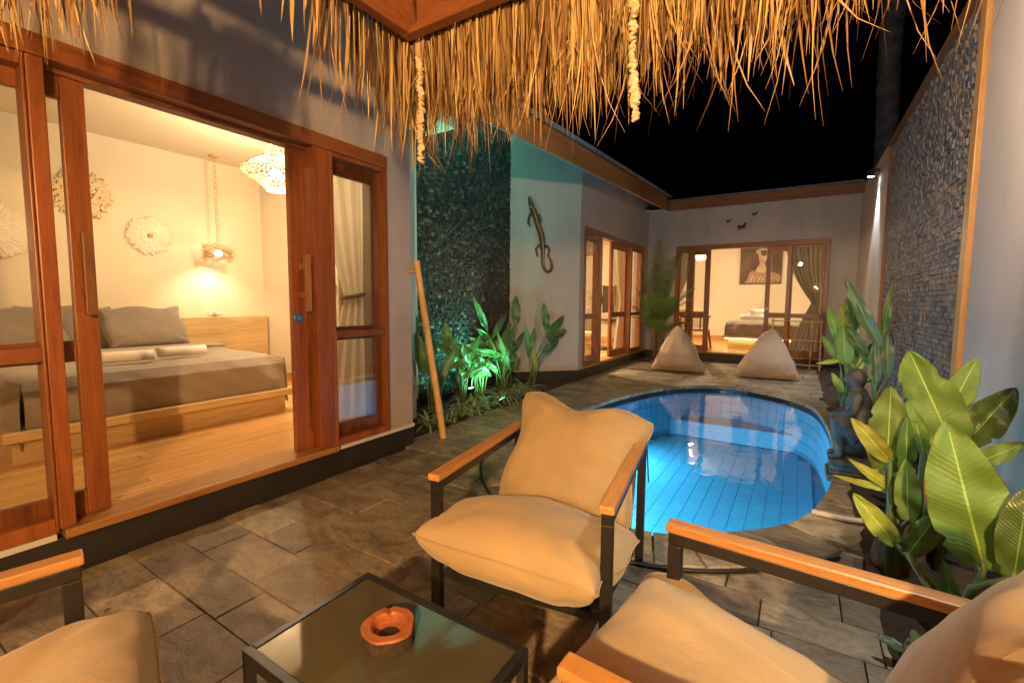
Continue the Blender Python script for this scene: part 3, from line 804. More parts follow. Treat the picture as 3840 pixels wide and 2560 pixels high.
# ================================================================== GAZEBO ROOF with thatch
gz = thing('thatched_gazebo', 'thatched gazebo roof with hanging straw fringe and red brown timber beams', 'gazebo', (.70, -1.85, 0))
GX0, GX1, GY0, GY1, GZ = -1.40, .80, -2.0, 1.42, 2.315
AP = Vector((-.3, -.3, 3.4))
def P4(name, mb, mat, parent=gz, **k): return obj(name, mb, mat, parent, **k)
P4('eave_beam', MB().box(GX0, GX1, GY1-.05, GY1, GZ-.02, GZ+.10), 'beam_x', bevel=.006)
P4('eave_beam', MB().box(GX0, GX0+.05, GY0, GY1-.052, GZ-.02, GZ+.04), 'beam_y', bevel=.006)
P4('eave_beam', MB().box(GX1-.05, GX1, GY0, GY1-.052, GZ-.02, GZ+.10), 'beam_y', bevel=.006)
P4('inner_plate', MB().box(GX0+.42, GX1-.42, GY1-.55, GY1-.45, GZ+.13, GZ+.25), 'beam_x', bevel=.008)
P4('inner_plate', MB().box(GX0+.40, GX0+.50, GY0, GY1-.56, GZ+.13, GZ+.25), 'beam_y', bevel=.008)
cn = [(GX0, GY1), (GX1, GY1), (GX1, GY0), (GX0, GY0)]
for i, (x, y) in enumerate(cn):
    c = Vector((x, y, GZ+.03)); inn = c+(AP-c).normalized()*.02
    P4('hip_rafter', MB().bar(inn+Vector((-.0, .0, 0)), AP, .10, .13), 'beam_y', bevel=.008)
for i in range(4):
    a, b = Vector((*cn[i], GZ+.12)), Vector((*cn[(i+1) % 4], GZ+.12)); top = AP+Vector((0, 0, .12))
    nb = 9
    for k in range(nb):       # roof boards, each one a plank of the slope
        f0, f1 = k/nb, (k+1)/nb-.006
        q = [a.lerp(top, f0), b.lerp(top, f0), b.lerp(top, f1), a.lerp(top, f1)]
        P4('roof_board', MB().quad(*q), 'beam_x' if i % 2 == 0 else 'beam_y', solid=.015)
for k in range(1, 6):
    x = GX0+(GX1-GX0)*k/6
    P4('rafter', MB().bar((x, GY1-.03, GZ+.06), (x+(AP.x-x)*.6, GY1+(AP.y-GY1)*.6, GZ+.06+(AP.z-GZ)*.6), .05, .09), 'beam_y', bevel=.004)
for (x, y) in ((.70, -1.85), (.70, .75), (-1.28, -1.85)):
    P4('post', MB().box(x-.06, x+.06, y-.06, y+.06, 0, GZ+.02), 'beam_z', bevel=.008)
# straw
mb = MB()
def straw(p, d, ln, wd, bend, side):
    """a tapering straw blade hanging from p: 5 rings of 2 points"""
    b = len(mb.v); p = Vector(p); d = Vector(d).normalized(); n = 6
    s = Vector(side).normalized(); bv = Vector((U(-1, 1), U(-1, 1), 0))*bend; g = Vector((0, 0, -1)); q = p.copy()
    for i in range(n+1):
        f = i/n; w_ = wd*(1-.15*f if f < .7 else (1-f)/.3*.895*.9+.06)
        mb.v += [q-s*w_/2, q+s*w_/2]
        dd = (d*(1-f)+g*f*.9+bv*f*f).normalized()
        q = q+dd*ln/n; s = (s+Vector((U(-.25, .25), U(-.25, .25), 0))).normalized()
    for i in range(n): mb.f.append((b+2*i, b+2*i+1, b+2*i+3, b+2*i+2))
def rw(): return random.choice((.0025, .003, .004, .005, .006, .008, .010, .015))
def tipz(x):   # mean tip height along the front fringe
    return 1.97+.10*max(0, min(1, (x+.8)/1.1))+.05*noise.noise(Vector((x*3, 0, 0)))+.11*noise.noise(Vector((x*17, 3, 0)))
n_front = 4700
for k in range(n_front):
    x = U(GX0-.12, .83); layer = R(); y = GY1+.015+layer*.12; z = GZ+.12-layer*.05+U(-.03, .05)
    if R() < .48: tz = U(1.98, 2.2)
    else: tz = tipz(x)+random.gauss(0, .06)
    if R() < .05: tz -= U(.03, .15)
    if x > -.7 and R() < .62*min(1, (x+.7)/.8): continue
    if noise.noise(Vector((x*26, 9, 0))) < -.18 and R() < .6: continue
    ln = max(.12, z-tz); lean = U(-.10, .12)+(.35 if x < -1.1 else .1)*R()*(1 if R() < .5 else .2)
    straw((x, y, z), (lean, U(-.02, .12), -1), ln*sqrt(1+lean*lean), rw(), U(0, .35) if R() < .75 else U(.3, 1.0), (1, U(-.7, .7), 0))
for k in range(230):     # stray straws on the front edge
    x = U(GX0-.1, .8); straw((x, GY1+U(.0, .14), GZ+.1), (U(-.2, .2), U(-.1, .2), -1), U(.45, .68), U(.003, .008), U(.2, 1.2), (1, U(-1, 1), 0))
def left_tip(y):
    if y < .52: return 1.80
    if y < 1.02: return 2.14
    return 2.16-(y-1.02)/.36*.28
for k in range(3000):
    y = U(-1.6, GY1+.1); layer = R(); x = GX0-.015-layer*.12; z = GZ+.12-layer*.05+U(-.03, .05)
    tz = left_tip(y)+abs(random.gauss(0, .07))*(1 if y > 1 else 1.2)-.02
    if y < .55: tz += max(0, (y-.36))*1.0
    if .49 < y < 1.05 and R() < .94: continue
    if y < .47 and R() < (.95 if y < .16 else .25): continue
    if y > 1.0 and R() < .78: continue
    ln = max(.06, z-tz)
    straw((x, y, z), (U(-.12, .05), U(-.12, .14), -1), ln, rw(), U(0, .4), (U(-.6, .6), 1, 0))
for k in range(26):
    y = U(1.05, GY1); straw((GX0-U(.02, .1), y, GZ+.1), (U(-.1, .1), U(-.15, .15), -1), U(.38, .62), U(.004, .009), U(.2, .9), (U(-1, 1), 1, 0))
tag(obj('thatch_fringe', mb, 'thatch', gz), kind='stuff')
# thatch body over the boards
mb = MB()
for i in range(4):
    a, b = Vector((*cn[i], GZ+.17)), Vector((*cn[(i+1) % 4], GZ+.17)); ce = Vector((AP.x, AP.y, GZ+.17))
    a += (a-ce).normalized()*.18; b += (b-ce).normalized()*.18
    nst = 14
    mb.grid(lambda u, v, a=a, b=b: a.lerp(b, u).lerp(AP+Vector((0, 0, .3)), v)+Vector((0, 0, .02*sin(u*90)+.03*sin(v*44))), 60, 24)
tag(obj('thatch_cover', mb, 'thatch', gz, solid=.05), kind='stuff')
# shell garlands hanging from the front edge
def garland(x, z0, z1, label, sway):
    t_ = thing('shell_garland', label, 'garland', (x, GY1+.0, z0), group='shell strings on the thatch edge')
    n = int((z0-z1)/.0125); me = None
    sh = MB(); sh.sphere((0, 0, 0), (.0165, .012, .0065), 10, 6)
    for v in sh.v: v.z += -.004*abs(v.x)/.016+(.003 if v.y > 0 else -.003)
    me = sh.mesh('shell'); me.materials.append(MT['shell'])
    for p in me.polygons: p.use_smooth = True
    pts = []
    for k in range(n):
        f = k/n; px = sway*sin(f*4)*.02+sway*f*f*.02; pts.append((px, 0, -k*.0125))
        inst('shell', me, t_, Matrix.Translation((px+U(-.003, .003), U(-.003, .003), -k*.0125)) @ Euler((U(-.5, .5), U(-.5, .5), U(0, 6.3))).to_matrix().to_4x4() @ Matrix.Diagonal((U(.8, 1.15),)*3+(1,)))
    obj('string', MB().tube([(0, 0, .10)]+pts, .0015, 4), 'rattan', t_, local=True)
garland(-1.345, 2.22, 1.80, 'shorter string of white shells near the left corner of the thatch', .3)
garland(-.45, 2.27, 1.795, 'longer string of white shells hanging mid thatch against the black sky', -.8)
# gazebo pendant: woven ball, hung behind the camera
LP = Vector((.52, -1.45, 1.88))
gp = thing('gazebo_lamp', 'woven pendant lamp hanging under the gazebo roof', 'lamp', LP)
mb = MB()
for k in range(26):
    ax = Vector((U(-1, 1), U(-1, 1), U(-1, 1))).normalized(); M3 = rot_to(ax)
    mb.tube([LP+M3 @ Vector((.17*cos(a*pi/12), .17*sin(a*pi/12), U(-.01, .01))) for a in range(24)], .003, 4, closed=True)
obj('woven_shade', mb, 'rattan', gp)
obj('cord', MB().tube([LP+Vector((0, 0, .05)), LP+Vector((0, 0, 1.45))], .004, 6), 'rubber', gp)
obj('bulb', MB().sphere(LP, .04), 'bulb', gp, smooth=True)
lamp('lamp_light', 'POINT', LP-Vector((0, 0, .0)), P_GAZEBO, WARM, .045, gp)

# ================================================================== SOFT GOODS
def pillow(wd, ht, th, n=22, ear=.10, seed=0, wr=.012, sag=0, p=2.4):
    """closed cushion: two puffed faces meeting at a seam, pinched corners, creases running from the corners"""
    mb = MB(); ring = {}
    def pt(u, v, s):
        kc = 1-.055*(abs(u)*abs(v))**5; x = kc*u*wd/2*(1-ear*(1-abs(v)**2)*abs(u)**2); y = kc*v*ht/2*(1-ear*(1-abs(u)**2)*abs(v)**2)
        y += ht*.035*sin(u*5.5+seed*1.3)*max(0, v)**3; x += wd*.02*sin(v*5+seed)*abs(u)**3*(1 if u > 0 else -1)
        e = max(0, (1-abs(u)**p))*max(0, (1-abs(v)**p)); t_ = th/2*e**.42
        q = Vector((x*3, y*3, seed+s*7))
        r = noise.noise(q*2.2)*.6+noise.noise(q*5)*.3
        rd = 1-abs(noise.noise(Vector((x*5+seed, y*2.2, seed*1.7+s))))*3.2
        cr = sin((abs(u)-abs(v))*14+seed+r*3)*max(0, abs(u)*abs(v)-.18)*1.5+max(0, rd)*.45*(.4+abs(v)*.8)
        return Vector((x, y, s*(t_+(wr*r+wr*.9*cr)*min(1, e*3))+wr*1.2*noise.noise(Vector((x*4, y*4, seed)))-sag*(1-u*u)*(v*.5+.5)))
    idx = {}
    for s in (1, -1):
        for i in range(n+1):
            for j in range(n+1):
                edge = i in (0, n) or j in (0, n)
                if edge and s == -1: idx[(s, i, j)] = idx[(1, i, j)]; continue
                u, v = sin((i/n*2-1)*pi/2)*.5+(i/n*2-1)*.5, sin((j/n*2-1)*pi/2)*.5+(j/n*2-1)*.5
                idx[(s, i, j)] = len(mb.v); mb.v.append(pt(u, v, s))
    for s in (1, -1):
        for i in range(n):
            for j in range(n):
                q = [idx[(s, i, j)], idx[(s, i+1, j)], idx[(s, i+1, j+1)], idx[(s, i, j+1)]]
                mb.f.append(tuple(q if s == 1 else q[::-1]))
    seam = [mb.v[idx[(1, i, 0)]] for i in range(n)]+[mb.v[idx[(1, n, j)]] for j in range(n)]+[mb.v[idx[(1, n-i, n)]] for i in range(n)]+[mb.v[idx[(1, 0, n-j)]] for j in range(n)]
    return mb, seam
def xform(mb, M4): mb.v = [M4 @ v for v in mb.v]; return mb
def TR(loc, rx=0, ry=0, rz=0): return Matrix.Translation(loc) @ Euler((rx, ry, rz)).to_matrix().to_4x4()
def cushion(name, parent, size, M4, mat, seed, ear=.10, wr=.012, piping=True, local=True, n=26, sag=0):
    mb, seam = pillow(*size, n=n, ear=ear, seed=seed, wr=wr, sag=sag); seam = [M4 @ v for v in seam]; xform(mb, M4)
    o = obj(name, mb, mat, parent, smooth=True, local=local, sub=1)
    if piping: obj('piping', MB().tube(seam, .0035, 5, closed=True), mat, o, smooth=True, local=local)
    return o
# ================================================================== ARMCHAIRS
def armchair(label, loc, rz, seed, by=.30, bz=.485, bh=.60, bt=.47, roll=0, yaw=0):
    t_ = thing('armchair', label, 'armchair', loc, rz, 'armchairs around the glass table')
    W2, D2, AH, TB = .315, .39, .62, .036
    for sx in (-1, 1):
        x = sx*W2
        for yy, nm in ((-D2, 'leg'), (D2, 'leg')):
            obj(nm, MB().box(x-TB/2, x+TB/2, yy-TB/2, yy+TB/2, 0, AH-.026-TB), 'black_metal', t_, local=True, bevel=.003)
        obj('arm_rail', MB().box(x-TB/2, x+TB/2, -D2-TB/2, D2+TB/2, AH-.026-TB+.001, AH-.026), 'black_metal', t_, local=True, bevel=.003)
        obj('armrest', MB().box(x-.024, x+.024, -D2-.024, D2+.024, AH-.025, AH), 'arm_y', t_, local=True, bevel=.004)
        obj('side_rail', MB().bar((x-sx*.036, -D2+.01, .235), (x-sx*.036, D2-.03, .07), .03, .03), 'black_metal', t_, local=True, bevel=.003)
    obj('cross_rail', MB().box(-W2+.05, W2-.05, -D2+.005, -D2+.035, .215, .245), 'black_metal', t_, local=True, bevel=.003)
    obj('cross_rail', MB().box(-W2+.05, W2-.05, D2-.045, D2-.015, .05, .08), 'black_metal', t_, local=True, bevel=.003)
    for k in range(5):
        y0 = -.30+k*.14; z0 = .235-.16*(y0+.39)/.78
        obj('seat_slat', MB().box(-W2+.05, W2-.05, y0, y0+.06, z0-.004, z0+.008), 'black_metal', t_, local=True)
    for k in range(4):
        f = k/3; obj('back_slat', MB().box(-W2+.05, W2-.05, .40+f*.16, .415+f*.16, .24+f*.32, .29+f*.32), 'black_metal', t_, local=True)
    for sx in (-1, 1): obj('back_post', MB().bar((sx*(W2-.05), .30, .08), (sx*(W2-.05), .58, .66), .028, .028), 'black_metal', t_, local=True)
    cushion('seat_cushion', t_, (.70, .66, .28), TR((0, -.20, .335), -.24, 0, radians(-5)), 'cushion', seed, .06, .022)
    cushion('back_cushion', t_, (.68, bh, .29), TR((0, by, bz), 0, 0, yaw) @ TR((0, 0, 0), pi/2-bt, 0, 0) @ Matrix.Rotation(roll, 4, 'Z'), 'cushion', seed+3, .13, .032)
    return t_
armchair('beige cushioned armchair facing the camera at the pool edge', (-.845, 1.665, 0), radians(8.6), 1, roll=radians(-6.5))
armchair('beige cushioned armchair at lower right seen from behind its back cushion', (.105, .985, 0), radians(-93), 5, .215, .545, .66, .40, 0, radians(-17))
armchair('beige cushioned armchair cut off at the lower left corner', (-1.245, -.11, 0), radians(170), 9)
ca = bpy.data.objects['armchair']
obj('tie_strap', MB().bar((.335, .40, .56), (.345, .41, .40), .022, .004, (1, 0, 0)).bar((.335, .40, .57), (.30, .42, .60), .022, .004, (1, 0, 0)), 'bark', ca, local=True)
# coffee table
tb = thing('coffee_table', 'low black framed table with smoked glass top between the armchairs', 'table', (-.80, .70, 0))
x0, x1, y0, y1, tz = -1.08, -.51, .52, .895, .42
mb = MB()
for (a, b, c, d) in ((x0, x1, y0, y0+.022), (x0, x1, y1-.022, y1), (x0, x0+.022, y0+.0225, y1-.0225), (x1-.022, x1, y0+.0225, y1-.0225)): mb.box(a, b, c, d, tz-.03, tz)
obj('top_frame', mb, 'black_metal', tb, bevel=.002)
obj('glass_top', MB().box(x0+.023, x1-.023, y0+.023, y1-.023, tz-.012, tz-.003), 'table_glass', tb)
for a in (x0, x1-.022):
    for b in (y0, y1-.022): obj('leg', MB().box(a, a+.022, b, b+.022, 0, tz-.031), 'black_metal', tb, bevel=.002)
# ashtray
mb = MB(); n = 40; AC = Vector((-.815, .735, tz-.0025))
def arad(a): return .064*(1+.025*cos(3*a+.5)+.03*cos(5*a)+.012*sin(9*a))
prof = [(.96, 0), (1.0, .012), (1.0, .036), (.97, .042), (.70, .042), (.62, .036), (.58, .016), (.3, .012), (.02, .012)]
for (r, z) in prof:
    for k in range(n):
        a = 2*pi*k/n; q = arad(a) if r > .8 else .062; notch = .006 if (r > .6 and z > .03 and abs(((a-2.4+pi) % (2*pi))-pi) < .09) else 0
        mb.v.append(AC+Vector((q*r*cos(a), q*r*sin(a), z-notch)))
top = MB(); bot = MB()
for i in range(len(prof)-1):
    for k in range(n):
        f = (i*n+k, i*n+(k+1) % n, (i+1)*n+(k+1) % n, (i+1)*n+k)
        (bot if i < 2 else top).f.append(f)
top.v = list(mb.v); bot.v = list(mb.v); bot.f.append(tuple(range(n))[::-1])
at = thing('ashtray', 'round wooden ashtray cut from a log on the glass table', 'ashtray', AC)
obj('bowl', top, 'ash_wood', at, smooth=False); obj('ash', MB().lathe([(.036, .0125), (.024, .0145), (.002, .0155)], 20, AC), 'plinth', at); obj('bark', bot, 'bark', at)

# ================================================================== BEAN BAGS
def beanbag(label, loc, rz, hgt, seed, wd=.47):
    t_ = thing('bean_bag', label, 'bean bag', loc, rz, 'bean bags on the pool deck')
    mb = MB(); nu, nv = 26, 56
    for i in range(nu+1):
        f = i/nu; hz = f*hgt
        a = wd*((1-f)**.72*.97+.03)*(1 if f > .04 else .93+.07*f/.04); b = (.09+.30*sin(min(1, f*2.2)*pi/2))*(1-f)**.75+.012
        yc = .30*f**1.3; xs = .05*sin(f*2.6+seed)*f
        for k in range(nv):
            an = 2*pi*k/nv; c, s = cos(an), sin(an)
            x = a*abs(c)**.62*(1 if c > 0 else -1); y = b*abs(s)**.8*(1 if s > 0 else -1)
            q = Vector((x*3, y*3+seed, hz*3)); cr = noise.noise(q*1.1)*.045+noise.noise(q*3.2)*.014+max(0, 1-abs(noise.noise(q*1.7+Vector((3, 1, 2))))*5)*.014
            cr += .007*sin((abs(x)*16+f*22+noise.noise(q)*4))*(f > .5)*(f-.5)*2
            d = Vector((c, s, 0)); mb.v.append(Vector((x+xs, y+yc, hz))+d*cr*(1-f*.3)*(0.4 if f < .05 else 1))
    for i in range(nu):
        for k in range(nv): mb.f.append((i*nv+k, i*nv+(k+1) % nv, (i+1)*nv+(k+1) % nv, (i+1)*nv+k))
    mb.f.append(tuple(range(nv))[::-1]); mb.f.append(tuple(nu*nv+k for k in range(nv)))
    b_ = obj('bag', mb, 'beanbag', t_, smooth=True, local=True, sub=1)
    for k0 in (0, nv//2, 3*nv//4-6, 3*nv//4+6):
        col_ = [mb.v[i*nv+k0] for i in range(1, nu, 1)]
        obj('panel_seam', MB().tube([v*1.004 for v in col_], .004, 5), 'beanbag', b_, smooth=True, local=True)
    seam = [mb.v[1*nv+k] for k in range(nv)]
    obj('seam', MB().tube([Vector((v.x*1.012, v.y*1.012, .022)) for v in seam], .006, 5, closed=True), 'beanbag', b_, smooth=True, local=True)
beanbag('beige bean bag in front of the palm', (-1.82, 8.52, .012), radians(6), .80, 2.0)
beanbag('beige bean bag in front of the open far doors', (-.40, 8.56, .012), radians(2), .79, 11.0, .49)

# ================================================================== BED in the left villa
bd = thing('bed', 'wide pale wood platform bed with grey sheets in the left bedroom', 'bed', (-5.0, 1.55, .2))
obj('base', MB().box(-6.0, -4.09, .68, 2.46, .2, .36), 'pale_y', bd, bevel=.004)
obj('platform', MB().box(-6.06, -4.0, .63, 2.52, .361, .425), 'pale_y', bd, bevel=.008)
obj('headboard', MB().box(-6.098, -6.0, -.9, 3.40, .2, 1.03), 'pale_y', bd, bevel=.004)
mb = MB()
def sheet(u, v):   # a draped sheet over the mattress: front side, top, back part
    y = .74+1.70*v
    prof = [(-4.06, .428), (-4.045, .52), (-4.055, .66), (-4.11, .725), (-4.25, .745), (-5.2, .75), (-5.98, .75)]
    s = u*(len(prof)-1); i = min(int(s), len(prof)-2); f = s-i; f = f*f*(3-2*f) if i < 4 else f
    x = prof[i][0]*(1-f)+prof[i+1][0]*f; z = prof[i][1]*(1-f)+prof[i+1][1]*f
    fold = noise.noise(Vector((y*7+z*9, z*5, 1)))*.018*(1 if x > -4.2 else .3)+.014*sin(y*20+z*22)*(max(0, y-1.7)/.7)*(1 if x > -4.15 else 0)
    e = .5-abs(v-.5)
    if e < .06:
        k = (1-e/.06); z -= .05*k*k if x < -4.1 else .0; 
    return (x+fold, y, z+(noise.noise(Vector((x*4, y*4, 2)))*.008 if x < -4.15 else 0))
mb.grid(sheet, 48, 70); mt_ = obj('sheet', mb, 'sheet', bd, smooth=True)
for yy, sg in ((2.44, 1), (.74, -1)):
    mb = MB()
    def side(u, v, yy=yy, sg=sg):
        x = -5.98+u*1.93; z = .72-v*.34; b = min(1, v*3)
        return (x, yy+sg*(.018*b+.028*v+.022*sin(x*13+1)*v), z-.09*v*(u > .9)*(u-.9)*10+(.0 if v else -.01))
    mb.grid(side, 50, 10); obj('sheet_side', mb, 'sheet', bd, smooth=True, solid=.004)
obj('mattress', MB().box(-5.98, -4.10, .78, 2.40, .428, .70), 'sheet', bd, bevel=.04)
obj('duvet_fold', MB().box(-5.45, -5.15, .72, 2.46, .748, .778), 'sheet', bd, bevel=.014)
def bedpillow(label, c, rz, tilt, seed):
    t_ = thing('pillow', label, 'pillow', c, 0, 'grey pillows on the bed')
    cushion('pillowcase', t_, (.74, .46, .17), TR((0, 0, .205)) @ Euler((0, 0, pi/2+rz)).to_matrix().to_4x4() @ Euler((pi/2-tilt, 0, 0)).to_matrix().to_4x4(), 'pillowcase', seed, .06, .014)
bedpillow('grey pillow leaning on the headboard in the open doorway', (-5.62, 1.93, .755), .10, .5, 21)
bedpillow('grey pillow just left of the doorway pillow, mostly behind the door', (-5.82, 1.40, .755), 0, .42, 25)
bedpillow('grey pillow seen through the left fixed window', (-5.66, .98, .755), -.05, .5, 29)
def towel(label, c, rz, ln, r, flat=0):
    t_ = thing('rolled_towel', label, 'towel', c, rz, 'rolled white towels')
    mb = MB(); pts = []
    for k in range(70):
        a = k/69*2*pi*2.6; rr = r*(.22+.78*k/69); pts.append((rr*cos(a), rr*sin(a)))
    def fn(u, v):
        q = pts[int(round(u*69))]; return (v*ln-ln/2+.004*noise.noise(Vector((u*9, v*5, 0))), q[0], q[1]+r)
    mb.grid(fn, 69, 6); obj('cloth', mb, 'towel', t_, smooth=True, local=True, solid=.008)
    if flat:
        m2 = MB(); 
        for k in range(3): m2.box(-ln/2, ln/2, -r-.17+.008*k, -r*.3, .004+k*.016, .017+k*.016)
        obj('fold', m2, 'towel', t_, local=True, bevel=.005)
towel('rolled white towel at the front of the bed, the left one', (-4.36, 1.36, .752), radians(80), .34, .05)
towel('rolled white towel at the front of the bed, the right one', (-4.44, 1.77, .752), radians(87), .34, .05)
cn_ = thing('coral_ornament', 'small white coral ornament on top of the headboard', 'ornament', (-6.04, 2.76, 1.03))
mb = MB()
for k in range(14):
    a = U(0, 6.3); q = Vector((-6.04, 2.76, 1.032)); d = Vector((cos(a)*.04, sin(a)*.09, U(.01, .06)))
    mb.tube([q, q+d*.6+Vector((0, 0, .012)), q+d], [.012, .010, .005], 6)
obj('branches', mb, 'feather_white', cn_, smooth=True)
# feather wall discs
def juju(label, c, r, mat, seed):
    random.seed(seed)
    t_ = thing('feather_disc', label, 'wall decoration', c, 0, 'feather discs on the bedroom wall'); mb = MB(); mb.uv = []
    for ring, (r0, r1, nn, lift) in enumerate(((.15, 1.0, 90, .010), (.12, .88, 80, .016), (.10, .68, 64, .022), (.08, .46, 44, .028))):
        for k in range(nn):
            a = 2*pi*(k+R()*.8)/nn; L0, L1 = r*r0, r*r1*U(.85, 1.06); wd = r*U(.11, .16)
            d = Vector((0, cos(a), sin(a))); s = Vector((0, -sin(a), cos(a))); X = Vector((1, 0, 0)); tw = U(-.25, .25)
            b = len(mb.v)
            for i, (f, wf) in enumerate(((0, .3), (.35, .9), (.75, 1.0), (1, .15))):
                q = d*(L0+(L1-L0)*f)+X*(lift+.03*sin(f*2.6)*r*3*.3)
                mb.v += [q-s*wd/2*wf+X*tw*wd*wf*.5, q+X*.004, q+s*wd/2*wf-X*tw*wd*wf*.5]; mb.uv += [(f, 0), (f, .5), (f, 1)]
            for i in range(3):
                for j in range(2): mb.f.append((b+i*3+j, b+i*3+j+1, b+i*3+j+4, b+i*3+j+3))
    tag(obj('feathers', mb, mat, t_, local=True), kind='stuff')
    dsk = MB(); M3 = rot_to((1, 0, 0)); dsk.lathe([(r*.11, .02), (r*.12, .045), (r*.07, .055), (0.004, .057)], 20); dsk.v = [M3 @ v for v in dsk.v]
    obj('centre_disc', dsk, 'rattan', t_, local=True, smooth=True)
    bk = MB().lathe([(r*.5, 0), (r*.5, .012)], 24); bk.v = [M3 @ v for v in bk.v]; obj('backing', bk, mat, t_, local=True)
juju('white feather disc on the wall above the bed in the doorway', (-6.098, 2.165, 1.935), .215, 'feather_white', 31)
juju('brown spotted feather disc half hidden by the door', (-6.098, 1.62, 2.27), .25, 'feather_spot', 32)
juju('white feather disc seen through the left window', (-6.098, 1.0, 1.83), .27, 'feather_white', 33)
random.seed(77)
# pendants
def chain(mb, p, q, r=.022, wire=.0035):
    p, q = Vector(p), Vector(q); L = (q-p).length; n = max(2, int(L/(r*2.1))); d = (q-p)/n
    for k in range(n):
        c = p+d*(k+.5); ang = (k % 2)*pi/2+.4; u = Vector((cos(ang), sin(ang), 0)); dz = d.normalized()
        mb.tube([c+(u*cos(a*pi/5)*r*.62+dz*sin(a*pi/5)*r*1.15) for a in range(10)], wire, 5, closed=True)
pa = thing('pendant_lamp', 'large woven rattan pendant lamp near the bedroom ceiling', 'lamp', (-4.25, 2.54, 2.45))
PC = Vector((-4.25, 2.54, 2.45)); mb = MB()
prof = [(.075, .155), (.10, .14), (.16, .10), (.235, .05), (.285, .01), (.29, -.012), (.25, -.045), (.17, -.10), (.11, -.15), (.085, -.185)]
def pr(f):
    s = f*(len(prof)-1); i = min(int(s), len(prof)-2); g = s-i
    return prof[i][0]*(1-g)+prof[i+1][0]*g, prof[i][1]*(1-g)+prof[i+1][1]*g
for sg in (1, -1):
    for k in range(30):
        pts = []
        for i in range(19):
            f = i/18; r, z = pr(f); a = 2*pi*k/30+sg*f*1.5; pts.append(PC+Vector((r*cos(a), r*sin(a), z)))
        mb.tube(pts, .0026, 4)
for f in (0, .2, .4, .55, .7, .85, 1):
    r, z = pr(f); mb.tube([PC+Vector((r*cos(a*pi/16), r*sin(a*pi/16), z)) for a in range(32)], .0035, 4, closed=True)
obj('woven_shade', mb, 'twig', pa)
mb = MB(); chain(mb, PC+Vector((0, .0, .30)), (-4.25, 2.54, 2.9)); 
for a in (0, 2.1, 4.2): chain(mb, PC+Vector((.09*cos(a), .09*sin(a), .15)), PC+Vector((0, 0, .31)))
obj('chain', mb, 'rattan', pa)
obj('bulb', MB().sphere(PC+Vector((0, 0, -.02)), .045), 'bulb', pa, smooth=True)
obj('ceiling_rose', MB().lathe([(.05, 0), (.05, .02)], 16, (-4.25, 2.54, 2.879)), 'rattan', pa)
lamp('lamp_light', 'POINT', PC+Vector((0, 0, -.02)), P_PEND_A, ROOM, .05, pa)
pb = thing('pendant_lamp', 'small bird nest twig pendant lamp hanging low over the headboard', 'lamp', (-5.82, 2.74, 1.78))
PC = Vector((-5.82, 2.74, 1.78)); mb = MB()
for k in range(230):
    a = U(0, 6.3); z = U(-.085, .085); r = .125+U(-.02, .02); q = PC+Vector((r*cos(a), r*sin(a), z)); tg = Vector((-sin(a), cos(a), U(-.8, .8))).normalized(); rd = Vector((cos(a), sin(a), 0))
    L = U(.05, .10); mb.tube([q-tg*L+rd*U(-.01, .03), q, q+tg*L+rd*U(-.01, .035)], .0018, 3)
obj('twig_shade', mb, 'twig', pb)
mb = MB(); chain(mb, PC+Vector((0, 0, .09)), (PC.x, PC.y, 2.9), .028); obj('chain', mb, 'rattan', pb)
obj('bulb', MB().sphere(PC, .04), 'bulb', pb, smooth=True)
obj('ceiling_rose', MB().lathe([(.05, 0), (.05, .02)], 16, (PC.x, PC.y, 2.879)), 'rattan', pb)
lamp('lamp_light', 'SPOT', PC-Vector((0, 0, .03)), P_PEND_B, ROOM, .04, pb, PC-Vector((.12, 0, 1)), radians(125), .9)
lamp('lamp_light', 'POINT', PC, P_PEND_B*.12, ROOM, .04, pb)
dup(pb, (-5.82, .10, 1.78), None, 'added twig pendant lamp, out of view, evening out the bedroom light')  # unseen copy of the bedside lamp, added only to even out the room light
# curtain: pleated cloth gathered by a tie
def curtain(label, ax, pos, a0, a1, z0, z1, ztie, atie, mat, gather=.14, nf=9, tie=True, amp=.028):
    t_ = thing('curtain', label, 'curtain', ((pos, (a0+a1)/2, z0) if ax == 'x' else ((a0+a1)/2, pos, z0)), 0)
    mb = MB()
    def fn(u, v):
        z = z1+(z0-z1)*v; zt = (z1-ztie)/(z1-z0)
        k = (v/zt)**1.6 if v < zt else max(0, 1-((v-zt)/(1-zt))*.75)**1.3
        L = a0+(a1-a0)*u; Cn = atie+(u-.5)*gather; a = L*(1-k)+Cn*k
        d = amp*(sin(u*nf*2*pi+.5*sin(v*3))+.6*sin(u*nf*3.7*pi+1+v))*(1-.45*k)
        return (pos+d, a, z) if ax == 'x' else (a, pos+d, z)
    mb.grid(fn, nf*12, 40); obj('cloth', mb, mat, t_, smooth=True)
    if tie:
        q = [];
        for k in range(14):
            a = 2*pi*k/14; v = (cos(a)*.05, sin(a)*(gather*.55))
            q.append((pos+v[0], atie+v[1], ztie+.02*sin(a)) if ax == 'x' else (atie+v[1], pos+v[0], ztie+.02*sin(a)))
        m2 = MB().tube(q, .018, 8, closed=True); obj('tie_back', m2, mat, t_, smooth=True)
    return t_
curtain('pale curtain tied back behind the right window of the bedroom', 'x', -3.06, 2.06, 2.56, .22, 2.72, 1.28, 2.44, 'sheer', .20, 4, True, .03)
sw = thing('light_switch', 'small grey switch plate on the bedroom side wall', 'switch', (-4.63, 3.418, 1.37))
obj('plate', MB().box(-4.70, -4.56, 3.405, 3.419, 1.32, 1.42), 'steel', sw, bevel=.003); obj('button', MB().box(-4.68, -4.635, 3.400, 3.4049, 1.34, 1.40), 'black_metal', sw)

